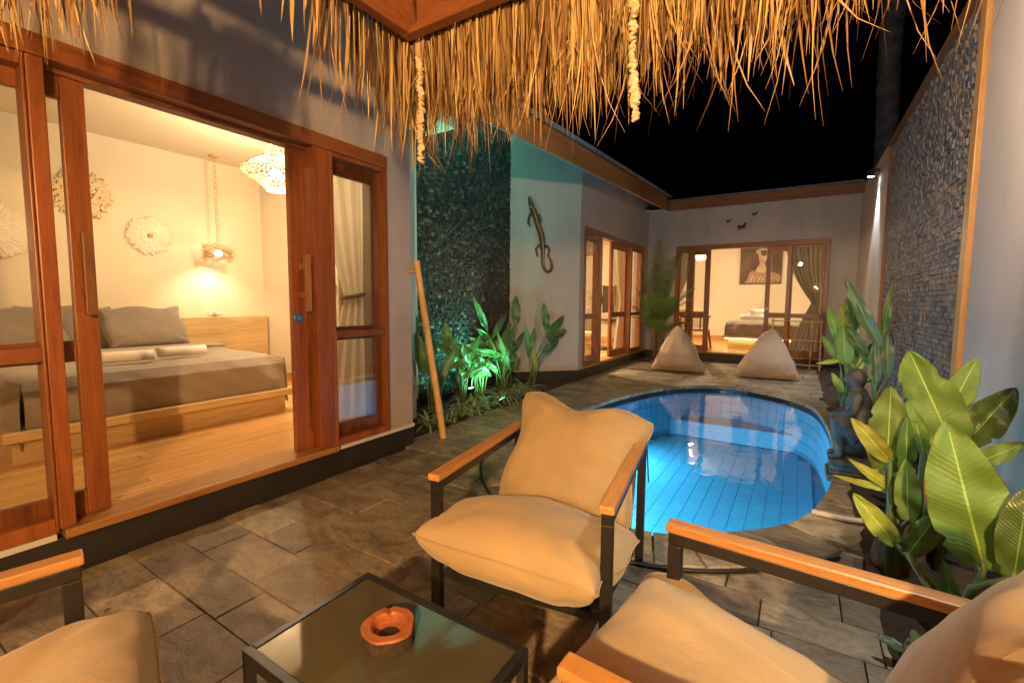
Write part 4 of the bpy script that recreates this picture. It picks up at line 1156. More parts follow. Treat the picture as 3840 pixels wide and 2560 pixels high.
# ================================================================== THINGS AROUND THE FRONT COURT
# bamboo ladder leaning on the pillar
bl = thing('bamboo_ladder', 'bamboo towel ladder leaning on the pillar beside the green plants', 'ladder', (-2.68, 3.1, 0))
def bamboo(mb, p, q, r, nodes):
    p, q = Vector(p), Vector(q); L = (q-p).length; pts, rad = [], []
    for k in range(nodes):
        for f, s in ((0.0, 1.10), (.04, 1.0), (.5, .97), (.96, 1.0)):
            pts.append(p.lerp(q, (k+f)/nodes)); rad.append(r*s)
    pts.append(q); rad.append(r)
    return mb.tube(pts, rad, 12)
A0, A1 = Vector((-2.70, 3.12, 0)), Vector((-2.765, 2.86, 1.585))
obj('rail', bamboo(MB(), A0, A1, .030, 6), 'bamboo', bl, smooth=True)
off = Vector((-.42, .04, 0))
obj('rail', bamboo(MB(), A0+Vector((-.235, .27, .0)), A1+Vector((-.235, .245, .0)), .026, 6), 'bamboo', bl, smooth=True)
for f in (.94,):
    c = A0.lerp(A1, f); obj('rung', MB().tube([c, c+Vector((-.02, -.11, -.0))], .014, 8), 'bamboo', bl, smooth=True)
for f in (.15, .4, .65):
    a = A0.lerp(A1, f); b = (A0+Vector((-.235, .27, .0))).lerp(A1+Vector((-.235, .245, 0)), f); obj('rung', MB().tube([a, b], .012, 8), 'bamboo', bl, smooth=True)
# small carved ornaments on the pillar's side
for k, (y, z0, z1, lab) in enumerate(((2.842, 2.02, 2.26, 'slim carved stick ornament on the pillar side, the upper one'), (2.842, 1.90, 2.02, 'short dark carved ornament on the pillar side, the lower one'))):
    mb = MB(); xx = -2.84-.06*k
    mb.tube([(xx, y+.012, z0+(z1-z0)*i/8) for i in range(9)], [.010+.004*sin(i*1.7) for i in range(9)], 8)
    tag(obj('carved_ornament', mb, 'twig', smooth=True), lab, 'ornament')
# gecko on the slanted wall
random.seed(5)
ga, gb = Vector((-3.49, 6.06, 2.80)), Vector((-3.28, 6.27, 1.86))
wn = Vector((1, -1, 0)).normalized(); wt = Vector((1, 1, 0)).normalized()
G0 = Vector((-3.48, 6.07, 0))+wn*.035
def gp_(s, z, d=0): return G0+wt*s+wn*d+Vector((0, 0, z))
gk = thing('gecko_sculpture', 'long dark carved gecko with curled tail hanging on the slanted wall', 'sculpture', gp_(0, 1.86))
mb = MB()
body = [(-.06, 2.80), (-.035, 2.72), (-.005, 2.64), (.025, 2.56), (.05, 2.48), (.075, 2.40), (.115, 2.31), (.145, 2.22), (.16, 2.12), (.165, 2.03), (.165, 1.95), (.165, 1.86), (.175, 1.78), (.205, 1.72), (.25, 1.69), (.295, 1.71), (.315, 1.77), (.305, 1.84), (.275, 1.90), (.245, 1.95)]
rad = [.014, .034, .050, .052, .038, .040, .046, .046, .040, .034, .03, .028, .026, .026, .026, .025, .023, .020, .016, .008]
mb.tube([gp_(s, z) for s, z in body], rad, 12)
for (s, z, e) in ((.03, 2.52, 1), (.03, 2.52, -1), (.165, 2.06, 1), (.165, 2.06, -1)):
    if z > 2.3: pts = [(s, z), (s+e*.07, z+.02), (s+e*.10, z-.06 if e > 0 else z-.10), (s+e*.075, z-.13)]
    else: pts = [(s, z), (s+e*.07, z+.02), (s+e*.11, z-.03), (s+e*.085, z-.12)]
    mb.tube([gp_(a, b, .0) for a, b in pts], [.026, .022, .019, .016], 8)
    a, b = pts[-1]
    for q in (-.03, 0, .03): mb.tube([gp_(a, b), gp_(a+q, b-.03)], [.010, .004], 6)
o = obj('body', mb, 'gecko', gk, smooth=True)
m = o.modifiers.new('r', 'REMESH'); m.mode = 'VOXEL'; m.voxel_size = .008; m.use_smooth_shade = True
m = o.modifiers.new('s', 'SMOOTH'); m.factor = .5; m.iterations = 3
for e in (-1, 1): obj('eye', MB().sphere(gp_(-.005+e*.035, 2.645, .035), .013, 10, 8), 'shell_inlay', gk, smooth=True)
obj('back_stripe', MB().tube([gp_(s, z, r*.92) for (s, z), r in list(zip(body, rad))[2:13]], .008, 6), 'arm_z', gk, smooth=True)

# wall spotlights on the right garden wall
def spot(label, y, z, power, ang, aim, out=.10, col=COOL):
    c = Vector((RX-out, y, z)); t_ = thing('wall_spotlight', label, 'spotlight', (RX, y, z), group='spotlights on the garden wall')
    obj('bracket', MB().box(RX-out+.04, RX-.001, y-.02, y+.02, z+.02, z+.06), 'black_metal', t_, bevel=.003)
    d = (Vector(aim)-c).normalized(); M3 = rot_to(d); h = MB().lathe([(.03, -.06), (.042, -.05), (.045, .04), (.040, .042), (.036, .02)], 16, cap=True)
    h.v = [c+M3 @ v for v in h.v]; obj('housing', h, 'black_metal', t_, smooth=False)
    L = MB().lathe([(.038, .043), (.02, .047), (.001, .048)], 16, cap=False); L.v = [c+M3 @ v for v in L.v]; obj('lens', L, 'bulb_cool', t_)
    lamp('spot_light', 'SPOT', c+d*.07, power, col, .03, t_, c+d, ang, .7)
spot('lit white spotlight high on the garden wall at the far end', 8.17, 3.05, P_SPOT*.7, radians(70), (RX-.06, 8.25, 0))
FL = Vector((-.05, 1.95, 2.58)); fl_ = thing('floodlight', 'garden floodlight on the outer edge of the gazebo roof above the thatch fringe', 'floodlight', FL)
obj('arm', MB().bar(FL+Vector((0, -.55, .0)), FL+Vector((0, -.06, 0)), .025, .025), 'black_metal', fl_)
obj('housing', MB().box(FL.x-.09, FL.x+.09, FL.y-.055, FL.y-.005, FL.z-.06, FL.z+.06), 'black_metal', fl_, bevel=.006)
obj('lens', MB().box(FL.x-.075, FL.x+.075, FL.y-.0045, FL.y+.001, FL.z-.045, FL.z+.045), 'bulb_cool', fl_)
lamp('flood_light', 'SPOT', FL+Vector((0, .03, 0)), P_FLOOD, (1.0, .72, .47), .05, fl_, (-.75, 6.0, 1.5), radians(126), .4)
DL = Vector((.42, 1.74, 2.52)); dl_ = thing('downlight', 'small downlight on the right of the gazebo edge above the deck', 'downlight', DL)
obj('arm', MB().bar(DL+Vector((0, -.34, .05)), DL+Vector((0, 0, .05)), .02, .02), 'black_metal', dl_)
obj('housing', MB().lathe([(.035, .04), (.045, .03), (.045, -.02), (.038, -.022)], 16, DL), 'black_metal', dl_)
obj('lens', MB().lathe([(.036, -.023), (.002, -.025)], 16, DL, cap=False), 'bulb_cool', dl_)
lamp('down_light', 'SPOT', DL-Vector((0, 0, .05)), P_DOWN, (.95, .95, .90), .03, dl_, DL+Vector((-.12, .10, -2)), radians(66), .7)
# butterflies above the far doors
for k, (x, z, s) in enumerate(((-1.31, 2.90, .05), (-1.06, 2.77, .085), (-.84, 3.0, .05))):
    t_ = thing('butterfly_ornament', ['small dark butterfly ornament above the far doors, the left one', 'largest dark butterfly ornament above the far doors', 'small dark butterfly ornament above the far doors, the upper right one'][k], 'ornament', (x, RY, z), group='butterfly ornaments')
    for e in (-1, 1):
        n_ = MB(); q = [(0, 0), (.5, .55), (1, .5), (.95, .05), (.6, -.1), (.8, -.5), (.4, -.65), (0, -.2)]
        n_.v = [Vector((x+e*a*s, RY-.012-.03*a*s/.05*.4, z+b*s+e*a*s*.35)) for a, b in q]; n_.f = [tuple(range(8))]
        obj('wing', n_, 'dark_ornament', t_, solid=.004)
    obj('body', MB().tube([(x, RY-.016, z+s*.4), (x, RY-.018, z), (x, RY-.016, z-s*.5)], [.004, .008, .003], 6), 'dark_ornament', t_)
# distant palm trunk beyond the wall
mb = MB(); pts, rad = [], []
for k in range(60):
    z = k*.16; pts.append((1.22+.02*sin(k*.3), 11.35, z)); rad.append(.17+(.012 if k % 2 else 0)+U(-.004, .004))
pt_ = thing('palm_tree', 'ringed grey palm trunk rising in the dark beyond the garden wall', 'tree', (1.22, 11.35, 0))
obj('trunk', MB().tube(pts, rad, 18), 'trunk', pt_, smooth=True)
cr = MB(); cr.uv = []
for k in range(16):
    a = 2*pi*k/16; d = Vector((cos(a), sin(a), 0)); base = Vector((1.22, 11.35, 9.4))
    for j in range(40):
        f = j/40; q = base+d*2.6*f+Vector((0, 0, .9*sin(f*2.4)-1.6*f*f)); s = Vector((-d.y, d.x, 0))
        for e in (-1, 1):
            tip = q+s*e*.45*(1-f*.7)+d*.2-Vector((0, 0, .25)); b = len(cr.v)
            cr.v += [q, q+d*.03, tip]; cr.uv += [(f, .5), (f, .6), (1, 1)]; cr.f.append((b, b+1, b+2))
obj('crown', cr, 'leaf_p', pt_)
# hose and pipe
HO = offs(.33); ia = [i for i in range(NO)]
sel = [HO[i % NO] for i in range(NO-22, NO+10)]
tag(obj('garden_hose', MB().tube([(p.x, p.y, .014) for p in sel], .010, 8), 'rubber', smooth=True), 'thin black hose lying around the near end of the pool', 'hose')
tag(obj('drain_pipe', MB().tube([(.12, 3.13, .028), (.28, 3.12, .03), (.47, 3.13, .045)], .016, 10), 'white_plastic', smooth=True), 'short white pipe between the pool and the plants', 'pipe')

# ================================================================== STATUE
st = thing('stone_statue', 'weathered stone figure squatting on a carved pedestal beside the pool', 'statue', (.36, 4.02, 0))
S0 = Vector((.37, 4.02, 0)); mb = MB()
def sp(x, y, z, r): mb.sphere(S0+Vector((x, y, z)), r, 14, 9)
# facing -x (towards the pool), knees up, hands on the knees
sp(0, 0, .735, (.076, .066, .074)); sp(-.045, 0, .72, (.042, .045, .048)); sp(-.075, 0, .725, (.016, .014, .016))
sp(-.01, .062, .73, (.016, .012, .024)); sp(-.01, -.062, .73, (.016, .012, .024))
mb.tube([S0+Vector((.01, 0, .70)), S0+Vector((.015, 0, .63))], .042, 10)
mb.tube([S0+Vector((.015, 0, .65)), S0+Vector((.025, 0, .57)), S0+Vector((.03, 0, .47)), S0+Vector((.03, 0, .36))], [.06, .092, .098, .105], 14)
for e in (-1, 1):
    sp(.005, e*.085, .60, (.045, .042, .045))
    mb.tube([S0+Vector((.01, e*.095, .60)), S0+Vector((-.02, e*.125, .50)), S0+Vector((-.105, e*.075, .46)), S0+Vector((-.135, e*.06, .45))], [.040, .036, .030, .022], 10)
    mb.tube([S0+Vector((.03, e*.07, .32)), S0+Vector((-.07, e*.09, .40)), S0+Vector((-.13, e*.085, .43)), S0+Vector((-.11, e*.08, .33)), S0+Vector((-.085, e*.075, .20)), S0+Vector((-.09, e*.075, .165))], [.075, .066, .05, .042, .036, .034], 12)
    sp(-.115, e*.075, .155, (.055, .03, .022))
sp(.03, 0, .30, (.11, .115, .10))
o = obj('figure', mb, 'stone_statue', st, smooth=True)
m = o.modifiers.new('r', 'REMESH'); m.mode = 'VOXEL'; m.voxel_size = .011; m.use_smooth_shade = True
m = o.modifiers.new('s', 'SMOOTH'); m.factor = .5; m.iterations = 3
ped = MB()
for (hw, z0, z1) in ((.155, -.02, .035), (.135, .035, .06), (.12, .06, .105), (.145, .105, .145)): ped.box(S0.x-.02-hw, S0.x-.02+hw, S0.y-hw, S0.y+hw, z0, z1-.001)
pd = obj('pedestal', ped, 'stone_statue', st, bevel=.008)
for k in range(7):
    yy = S0.y-.10+k*.033
    obj('carved_block', MB().box(S0.x-.152, S0.x-.138, yy, yy+.022, .066, .10), 'stone_statue', pd, bevel=.003)

st.scale = (.84, .84, .98)
# ================================================================== PLANTS
def leafmesh(mb, B, T, wd, nrm=None, droop=.12, fold=.25, petiole=None, prof='oval', nu=22, nv=8, wave=.045, roll=0):
    """a blade from B to T, bent along its length and folded along the midrib"""
    B, T = Vector(B), Vector(T); ax = T-B; L = ax.length; d = ax.normalized()
    view = (Vector((0, 0, CAMZ))-(B+T)/2).normalized() if nrm is None else Vector(nrm).normalized()
    n = (view-d*view.dot(d)).normalized(); s = d.cross(n)
    if roll:
        q = Matrix.Rotation(roll, 3, d); n = q @ n; s = q @ s
    sd = R()*20
    if mb.uv is None: mb.uv = [(0, 0)]*len(mb.v)
    def fn(u, v):
        if prof == 'oval': wf = max(0, sin(pi*min(1, u*.93+.07)))**.62*(1-.22*u)
        elif prof == 'lance': wf = max(0, sin(pi*min(1, u*.95+.05)))**.85*(1-.3*u)
        else: wf = (1-u)**.6*min(1, u*8+.3)
        c = v*2-1; h = wd/2*wf*(1+.10*noise.noise(Vector((u*4, 3 if c > 0 else 8, sd)))-(.22 if noise.noise(Vector((u*13, 5 if c > 0 else 11, sd))) > .42 and abs(c) > .9 else 0))
        bend = -droop*L*(u*u)*.9+droop*L*.35*sin(u*pi)
        z = n*(bend+abs(c)*h*fold+wave*wd*sin(u*17+c*2+sd)*abs(c)*1.2+wave*wd*noise.noise(Vector((u*5, c*2, sd)))*2)
        return B+d*L*u+s*c*h+z
    mb.grid(fn, nu, nv, uv=True)
    return mb
def plant(name, label, cat, base, leaves, matfn, stem='stem', group=None, stems=None, srad=.011):
    t_ = thing(name, label, cat, base, 0, group)
    for k, lf in enumerate(leaves):
        B, T, wd = lf[:3]; kw = lf[3] if len(lf) > 3 else {}; kw = dict(kw); mt = kw.pop('mat', None) or matfn(k)
        mb = leafmesh(MB(), B, T, wd, **kw); o = obj('leaf', mb, mt, t_, smooth=True)
        g = Vector(base)+Vector((U(-.05, .05), U(-.05, .05), 0)); Bv = Vector(B)
        mid = g.lerp(Bv, .55)+Vector((U(-.02, .02), U(-.02, .02), .05)); mid.x = g.x*.65+Bv.x*.35; mid.y = g.y*.65+Bv.y*.35
        tip = Bv+(Vector(T)-Bv)*.06
        obj('stalk', MB().tube([g, mid, Bv, tip], [srad, srad*.8, srad*.5, srad*.3], 7), stem, t_, smooth=True)
    return t_
random.seed(12)
K = lambda **k: k
# big banana-like plant at the right front
plant('banana_plant', 'big leafed banana plant at the right front lit bright yellow green', 'plant', (.56, 2.72, .04), [
    ((.62, 2.75, .60), (.44, 2.75, 1.03), .225, K(droop=.10, fold=.18)),
    ((.60, 2.86, .70), (.70, 2.88, 1.01), .125, K(droop=.15)),
    ((.65, 2.76, .62), (.79, 2.74, .90), .150, K(droop=.12, fold=.3, mat='leaf_d')),
    ((.51, 2.72, .58), (.46, 2.72, .78), .075, K(fold=.6)),
    ((.64, 2.55, .60), (.76, 2.50, .72), .08, K(mat='leaf_a'))], lambda k: 'leaf_a', group='leafy plants along the garden wall', srad=.02)
plant('banana_plant', 'low banana plant with upright ribbed leaf and yellow side leaves beside the statue', 'plant', (.40, 2.58, .04), [
    ((.37, 2.60, .50), (.36, 2.58, .885), .172, K(droop=.06, fold=.12)),
    ((.37, 2.55, .56), (.23, 2.50, .73), .092, K(mat='leaf_y', droop=.2)),
    ((.41, 2.60, .41), (.23, 2.60, .525), .056, K(mat='leaf_y', prof='lance')),
    ((.39, 2.65, .39), (.175, 2.65, .42), .038, K(mat='leaf_y', prof='lance', droop=.25)),
    ((.43, 2.45, .34), (.41, 2.45, .60), .095, K(mat='leaf_a')),
    ((.42, 2.50, .52), (.41, 2.50, .77), .072, K(fold=.7, mat='leaf_d')),
    ((.42, 2.70, .36), (.30, 2.78, .60), .07, K(mat='leaf_y'))], lambda k: 'leaf_a', group='leafy plants along the garden wall', srad=.016)
plant('banana_plant', 'nearest banana plant with a very large leaf behind the right armchair', 'plant', (.52, 2.12, .04), [
    ((.585, 2.15, .34), (.46, 2.15, .83), .235, K(droop=.10, fold=.22)),
    ((.63, 2.06, .37), (.64, 2.05, .67), .13, K(mat='leaf_d')),
    ((.38, 2.35, .27), (.24, 2.33, .445), .098, K(mat='leaf_y', droop=.2)),
    ((.41, 2.30, .26), (.49, 2.30, .45), .10, K(mat='leaf_d')),
    ((.60, 2.25, .30), (.74, 2.2, .62), .12, K(mat='leaf_a')),
    ((.50, 2.05, .20), (.44, 1.95, .40), .06, K(mat='leaf_d'))], lambda k: 'leaf_a', group='leafy plants along the garden wall', srad=.018)
plant('heliconia', 'tall heliconia with a bluish upright leaf in front of the mosaic wall', 'plant', (.68, 5.55, .04), [
    ((.68, 5.60, .83), (.36, 5.58, 1.50), .135, K(mat='leaf_b', droop=.06, fold=.35)),
    ((.70, 5.70, .90), (.745, 5.70, 1.46), .085, K(mat='leaf_d', prof='lance', droop=.03)),
    ((.75, 5.60, .55), (.73, 5.60, .96), .115, K(mat='leaf_b')),
    ((.66, 5.50, .50), (.62, 5.50, .90), .10, K(mat='leaf_b')),
    ((.76, 5.00, .58), (.78, 5.00, .82), .07, K(mat='leaf_y')),
    ((.60, 5.35, .52), (.46, 5.2, .62), .06, K(mat='leaf_d')),
    ((.47, 5.30, .50), (.62, 5.30, .585), .045, K(mat='leaf_a', prof='lance'))], lambda k: 'leaf_a', group='leafy plants along the garden wall')
plant('heliconia', 'bushy heliconia with pale green leaves at the far end of the garden wall', 'plant', (.48, 6.1, .04), [
    ((.38, 6.20, .84), (.27, 6.20, 1.22), .115, K()), ((.40, 6.30, .98), (.49, 6.30, 1.37), .148, K(mat='leaf_y', droop=.05)), ((.50, 6.30, .95), (.52, 6.30, 1.29), .19, K()),
    ((.45, 6.00, .60), (.40, 6.00, 1.02), .185, K(mat='leaf_a', droop=.15)), ((.61, 5.90, .71), (.42, 5.90, 1.02), .125, K(mat='leaf_d')),
    ((.42, 6.00, .64), (.18, 5.95, .59), .058, K(mat='leaf_y', prof='lance')), ((.40, 6.20, .62), (.23, 6.20, .88), .10, K()),
    ((.62, 5.90, .64), (.67, 5.90, .86), .13, K(mat='leaf_d')), ((.61, 6.10, .45), (.46, 6.10, .66), .08, K()), ((.5, 6.2, .4), (.55, 6.25, .8), .12, K(mat='leaf_a')),
    ((.44, 6.0, .3), (.33, 5.9, .5), .09, K(mat='leaf_y')), ((.56, 6.0, .5), (.62, 6.0, .75), .09, K(mat='leaf_y'))], lambda k: 'leaf_a', group='leafy plants along the garden wall')
plant('heliconia', 'dark leafed heliconia against the far wall corner', 'plant', (.62, 8.2, .04), [
    ((.62+U(-.1, .1), 8.2+U(-.2, .2), U(.4, .7)), (.6+U(-.3, .2), 8.2+U(-.3, .3), U(.8, 1.25)), U(.08, .13), K(mat=random.choice(('leaf_d', 'leaf_a')))) for k in range(9)], lambda k: 'leaf_d', group='leafy plants along the garden wall')
# low filler plants under the big leaves
for q, (x, y, lab) in enumerate(((.60, 3.35, 'small leafy plant between the statue and the right banana plant'), (.62, 4.4, 'leafy plant behind the stone statue'), (.40, 1.95, 'small bluish rosette plant on the soil behind the right armchair'))):
    lv_ = []
    for k in range(14 if q < 2 else 16):
        a = U(0, 6.3); L = U(.16, .34) if q < 2 else U(.06, .12); h = U(.15, .45) if q < 2 else .05
        B = Vector((x+cos(a)*.04, y+sin(a)*.04, .04+h*.5)); T = B+Vector((cos(a)*L*.7, sin(a)*L*.7, L*U(.1, .9))); T.x = min(T.x, .83)
        lv_.append((B, T, L*.32, K(mat=random.choice(('leaf_a', 'leaf_d', 'leaf_y')) if q < 2 else 'leaf_b', nrm=(0, -.3, 1), nu=8, nv=4)))
    plant('leafy_plant', lab, 'plant', (x, y, .04), lv_, lambda k: 'leaf_a', srad=.006)
# root ball
mb = MB(); mb.sphere((.45, 2.68, .05), (.10, .13, .20), 24, 16)
mb.v = [v+Vector((noise.noise(v*14), noise.noise(v*14+Vector((5, 5, 5))), noise.noise(v*9)))*.03 for v in mb.v]
tag(obj('root_ball', mb, 'root', smooth=True), 'brown fibrous root ball at the foot of the banana plants', 'root ball')
# fallen leaf litter
random.seed(40)
# ---- green lit bed: heliconias
def helico(label, base, leaves): plant('heliconia', label, 'plant', base, leaves, lambda k: 'leaf_g', group='heliconias in the green lit bed', srad=.009)
helico('tall heliconia with one upright leaf against the edge of the dark mosaic wall', (-3.40, 5.35, .03), [((-3.5, 5.66, .92), (-3.5, 5.66, 1.33), .15, K(fold=.12)), ((-3.42, 5.3, .6), (-3.3, 5.15, .95), .10), ((-3.45, 5.5, .5), (-3.4, 5.75, .82), .10)])
helico('rightmost heliconia spreading its leaves over the slanted wall', (-3.05, 5.30, .03), [((-3.02, 5.72, .84), (-3.02, 5.62, 1.22), .13, K(fold=.2)), ((-3.0, 5.68, .73), (-3.0, 6.30, 1.07), .13, K()), ((-3.0, 5.75, .70), (-3.0, 6.45, .84), .12, K()), ((-3.0, 5.60, .54), (-3.0, 6.14, .70), .12), ((-3.05, 5.3, .55), (-3.05, 5.42, .9), .08), ((-3.0, 5.2, .5), (-2.98, 5.05, .95), .09), ((-2.98, 5.35, .35), (-2.98, 5.25, .62), .09, K(mat='leaf_y'))])
helico('brightest heliconia clump standing over the green lamp', (-3.28, 4.45, .03), [((-3.3, 4.66, .88), (-3.3, 4.37, 1.29), .10, K(prof='lance')), ((-3.3, 4.76, .76), (-3.3, 5.12, 1.12), .10, K(prof='lance'))]+[
    ((-3.28+U(-.1, .1), 4.45+U(-.25, .25), U(.5, .75)), (-3.22+U(-.1, .15), 4.45+U(-.45, .45), U(.3, .98)), U(.08, .13), K(droop=U(.1, .4), prof=random.choice(('oval', 'lance')))) for k in range(22)])
helico('dark heliconia right behind the bamboo ladder', (-3.2, 3.55, .03), [((-3.3, 3.9, .70), (-3.3, 3.86, 1.0), .12), ((-3.1, 3.7, .54), (-3.1, 4.12, .60), .10, K(droop=.3)), ((-3.2, 3.4, .5), (-3.2, 3.3, .95), .12), ((-3.3, 3.6, .5), (-3.4, 3.75, .9), .12), ((-3.15, 3.55, .4), (-3.05, 3.72, .72), .11), ((-3.0, 3.4, .35), (-2.95, 3.25, .7), .10), ((-3.35, 3.45, .8), (-3.4, 3.42, 1.3), .12)])
helico('leafy heliconia left of the green lamp between the ladder and the bright clump', (-3.2, 4.05, .03), [((-3.25+U(-.1, .1), 4.05+U(-.2, .2), U(.35, .6)), (-3.2+U(-.2, .15), 4.05+U(-.4, .4), U(.45, .95)), U(.08, .12), K(droop=U(.1, .35))) for k in range(12)])
helico('leafy heliconia right of the green lamp behind the striped grass', (-3.15, 4.78, .03), [((-3.15+U(-.1, .1), 4.78+U(-.2, .2), U(.35, .6)), (-3.12+U(-.2, .15), 4.78+U(-.4, .4), U(.45, .95)), U(.07, .11), K(droop=U(.1, .35), prof='lance')) for k in range(12)])
helico('heliconia in the middle of the bed behind the variegated grass plants', (-3.35, 5.0, .03), [((-3.35+U(-.1, .1), 5+U(-.2, .2), U(.45, .7)), (-3.3+U(-.15, .15), 5+U(-.4, .4), U(.6, 1.0)), U(.08, .12), K()) for k in range(9)])
# ---- variegated spider plants along the edge
random.seed(21)
spots_ = [(-3.0, 3.25), (-2.98, 3.55), (-3.05, 3.8), (-2.98, 3.98), (-3.0, 4.22), (-3.12, 4.12), (-2.97, 4.48), (-3.06, 4.66), (-2.97, 4.88), (-3.1, 4.9), (-2.98, 5.12), (-3.1, 5.2)]
names_ = ['nearest the bamboo ladder', 'second from the bamboo ladder', 'third from the bamboo ladder', 'fourth from the bamboo ladder', 'beside the brightest green light', 'just behind the brightest green light', 'just right of the green light', 'behind the one right of the green light', 'in the right half of the bed edge', 'behind the right half of the bed edge', 'rightmost at the bed edge', 'rightmost in the second row']
for (x, y), nm in zip(spots_, names_):
    mb = MB(); mb.uv = []
    for k in range(26):
        a = U(0, 6.3); L = U(.22, .44); wd = U(.014, .024); b = len(mb.v); d = Vector((cos(a), sin(a), 0)); s = Vector((-sin(a), cos(a), 0)); el = U(.5, 1.3)
        q = Vector((x, y, .02)); nseg = 7
        for i in range(nseg+1):
            f = i/nseg; wf = wd*(1-f**3)/2+.0006
            mb.v += [q-s*wf+Vector((0, 0, .002)), q, q+s*wf+Vector((0, 0, .002))]; mb.uv += [(f, 0), (f, .5), (f, 1)]
            e2 = el-f*2.0; q = q+(d*cos(e2)+Vector((0, 0, 1))*sin(e2))*L/nseg
            q.z = max(q.z, .015)
        for i in range(nseg):
            for j in range(2): mb.f.append((b+i*3+j, b+i*3+j+1, b+i*3+j+4, b+i*3+j+3))
    t_ = thing('spider_plant', 'variegated striped grass plant '+nm, 'plant', (x, y, .02), 0, 'variegated plants edging the green bed')
    obj('leaves', mb, 'leaf_s', t_, smooth=True)
# green uplight
gl_ = thing('garden_spotlight', 'small green spotlight on a spike among the plants', 'spotlight', (-2.82, 4.30, .0))
c = Vector((-2.82, 4.30, .10)); aim = Vector((-3.7, 4.35, 1.35)); d = (aim-c).normalized(); M3 = rot_to(d)
h = MB().lathe([(.025, -.06), (.04, -.05), (.042, .03), (.036, .032)], 14); h.v = [c+M3 @ v for v in h.v]; obj('housing', h, 'black_metal', gl_)
h = MB().lathe([(.035, .034), (.001, .036)], 14, cap=False); h.v = [c+M3 @ v for v in h.v]; obj('lens', h, 'bulb_green', gl_)
obj('spike', MB().tube([c, (c.x, c.y, -.02)], [.008, .004], 6), 'black_metal', gl_)
lamp('spot_light', 'SPOT', c+d*.05, P_GREEN, (.26, 1.0, .70), .08, gl_, aim, radians(125), .9)
g2 = thing('garden_spotlight', 'added green spotlight behind the leaves, throwing a green streak up the dark mosaic wall', 'spotlight', (-3.52, 4.62, .0))  # extra lamp, added to throw a green streak up the mosaic
c = Vector((-3.52, 4.62, .10)); aim = Vector((-3.72, 4.30, 1.6)); d = (aim-c).normalized(); M3 = rot_to(d)
h = MB().lathe([(.025, -.06), (.04, -.05), (.042, .03), (.036, .032)], 14); h.v = [c+M3 @ v for v in h.v]; obj('housing', h, 'black_metal', g2)
h = MB().lathe([(.035, .034), (.001, .036)], 14, cap=False); h.v = [c+M3 @ v for v in h.v]; obj('lens', h, 'bulb_green', g2)
obj('spike', MB().tube([c, (c.x, c.y, -.02)], [.008, .004], 6), 'black_metal', g2)
lamp('spot_light', 'SPOT', c+d*.05, P_GREEN*3.5, (.16, 1.0, .68), .03, g2, aim, radians(75), .8)
# ---- areca palm by the far corner
random.seed(9)
pl = thing('areca_palm', 'green areca palm in the corner behind the left bean bag', 'palm', (-2.5, 9.75, 0))
PB = Vector((-2.5, 9.75, 0))
for k in range(6):
    a = 2*pi*k/6; q = PB+Vector((cos(a)*.07, sin(a)*.07, -.02)); obj('stem', MB().tube([q, q+Vector((cos(a)*.03, sin(a)*.03, .35)), q+Vector((cos(a)*.08, sin(a)*.08, .75))], [.022, .017, .012], 8), 'stem_red', pl, smooth=True)
def frond(base, d, L, rise, drop, nl=34, ll=.34):
    mb = MB(); mb.uv = []; base = Vector(base); d = Vector(d).normalized(); pts = []
    for i in range(13):
        f = i/12; pts.append(base+d*L*f*(.55+.1*f)+Vector((0, 0, rise*f-drop*f*f)))
    for i in range(nl):
        f = .22+.78*i/(nl-1); s = f*12; k = min(int(s), 11); q = pts[k].lerp(pts[k+1], s-k); t_ = (pts[k+1]-pts[k]).normalized(); sd = t_.cross(Vector((0, 0, 1)))
        if sd.length < .05: sd = Vector((1, 0, 0))
        sd.normalize(); upv = sd.cross(t_)
        ln = ll*(sin(pi*min(1, .15+f*.85))**.6)*U(.85, 1.1)
        for e in (-1, 1):
            dr = (sd*e*.75+t_*.75+upv*.35+Vector((0, 0, -.1))).normalized(); b = len(mb.v); w_ = .011
            for j in range(4):
                g = j/3; p = q+dr*ln*g+Vector((0, 0, -.10*ln*g*g*2)); ww = w_*(1-g*.95)*(.6+1.2*min(g*3, .4))
                mb.v += [p-upv*ww*.3-t_*ww, p+t_*ww]; mb.uv += [(g, .2), (g, .8)]
            for j in range(3): mb.f.append((b+2*j, b+2*j+1, b+2*j+3, b+2*j+2))
    return mb, pts
specs = [(-.15, .45, .35, 2.05, .2), (.45, -.15, .6, 1.75, .25), (-.45, -.25, .5, 1.6, .25), (-.35, .75, .35, 1.7, .25), (.6, -.2, .85, 1.1, .35), (-.7, -.5, .7, .8, .3), (.2, -.9, .8, .75, .35), (.9, -.5, .85, .55, .25), (-.4, -.9, .85, .55, .3), (.1, .2, .5, 1.75, .3), (.5, -.7, .75, 1.0, .35), (-.8, .1, .55, 1.25, .35), (.8, .1, .7, .8, .3), (.35, -.75, .6, .45, .2), (-.2, -.8, .6, 1.15, .3)]
for (dx, dy, L, rise, drop) in specs:
    b0 = PB+Vector((dx*.08, dy*.08, U(.45, .75)))
    mb, pts = frond(b0, (dx, dy, 0), L*1.3, rise*1.08, drop); o = obj('frond', mb, 'leaf_p', pl)
    obj('rachis', MB().tube([PB+Vector((dx*.05, dy*.05, .3))]+pts, [.010]+[.008*(1-i/14) for i in range(13)], 6), 'stem_red', o, smooth=True)

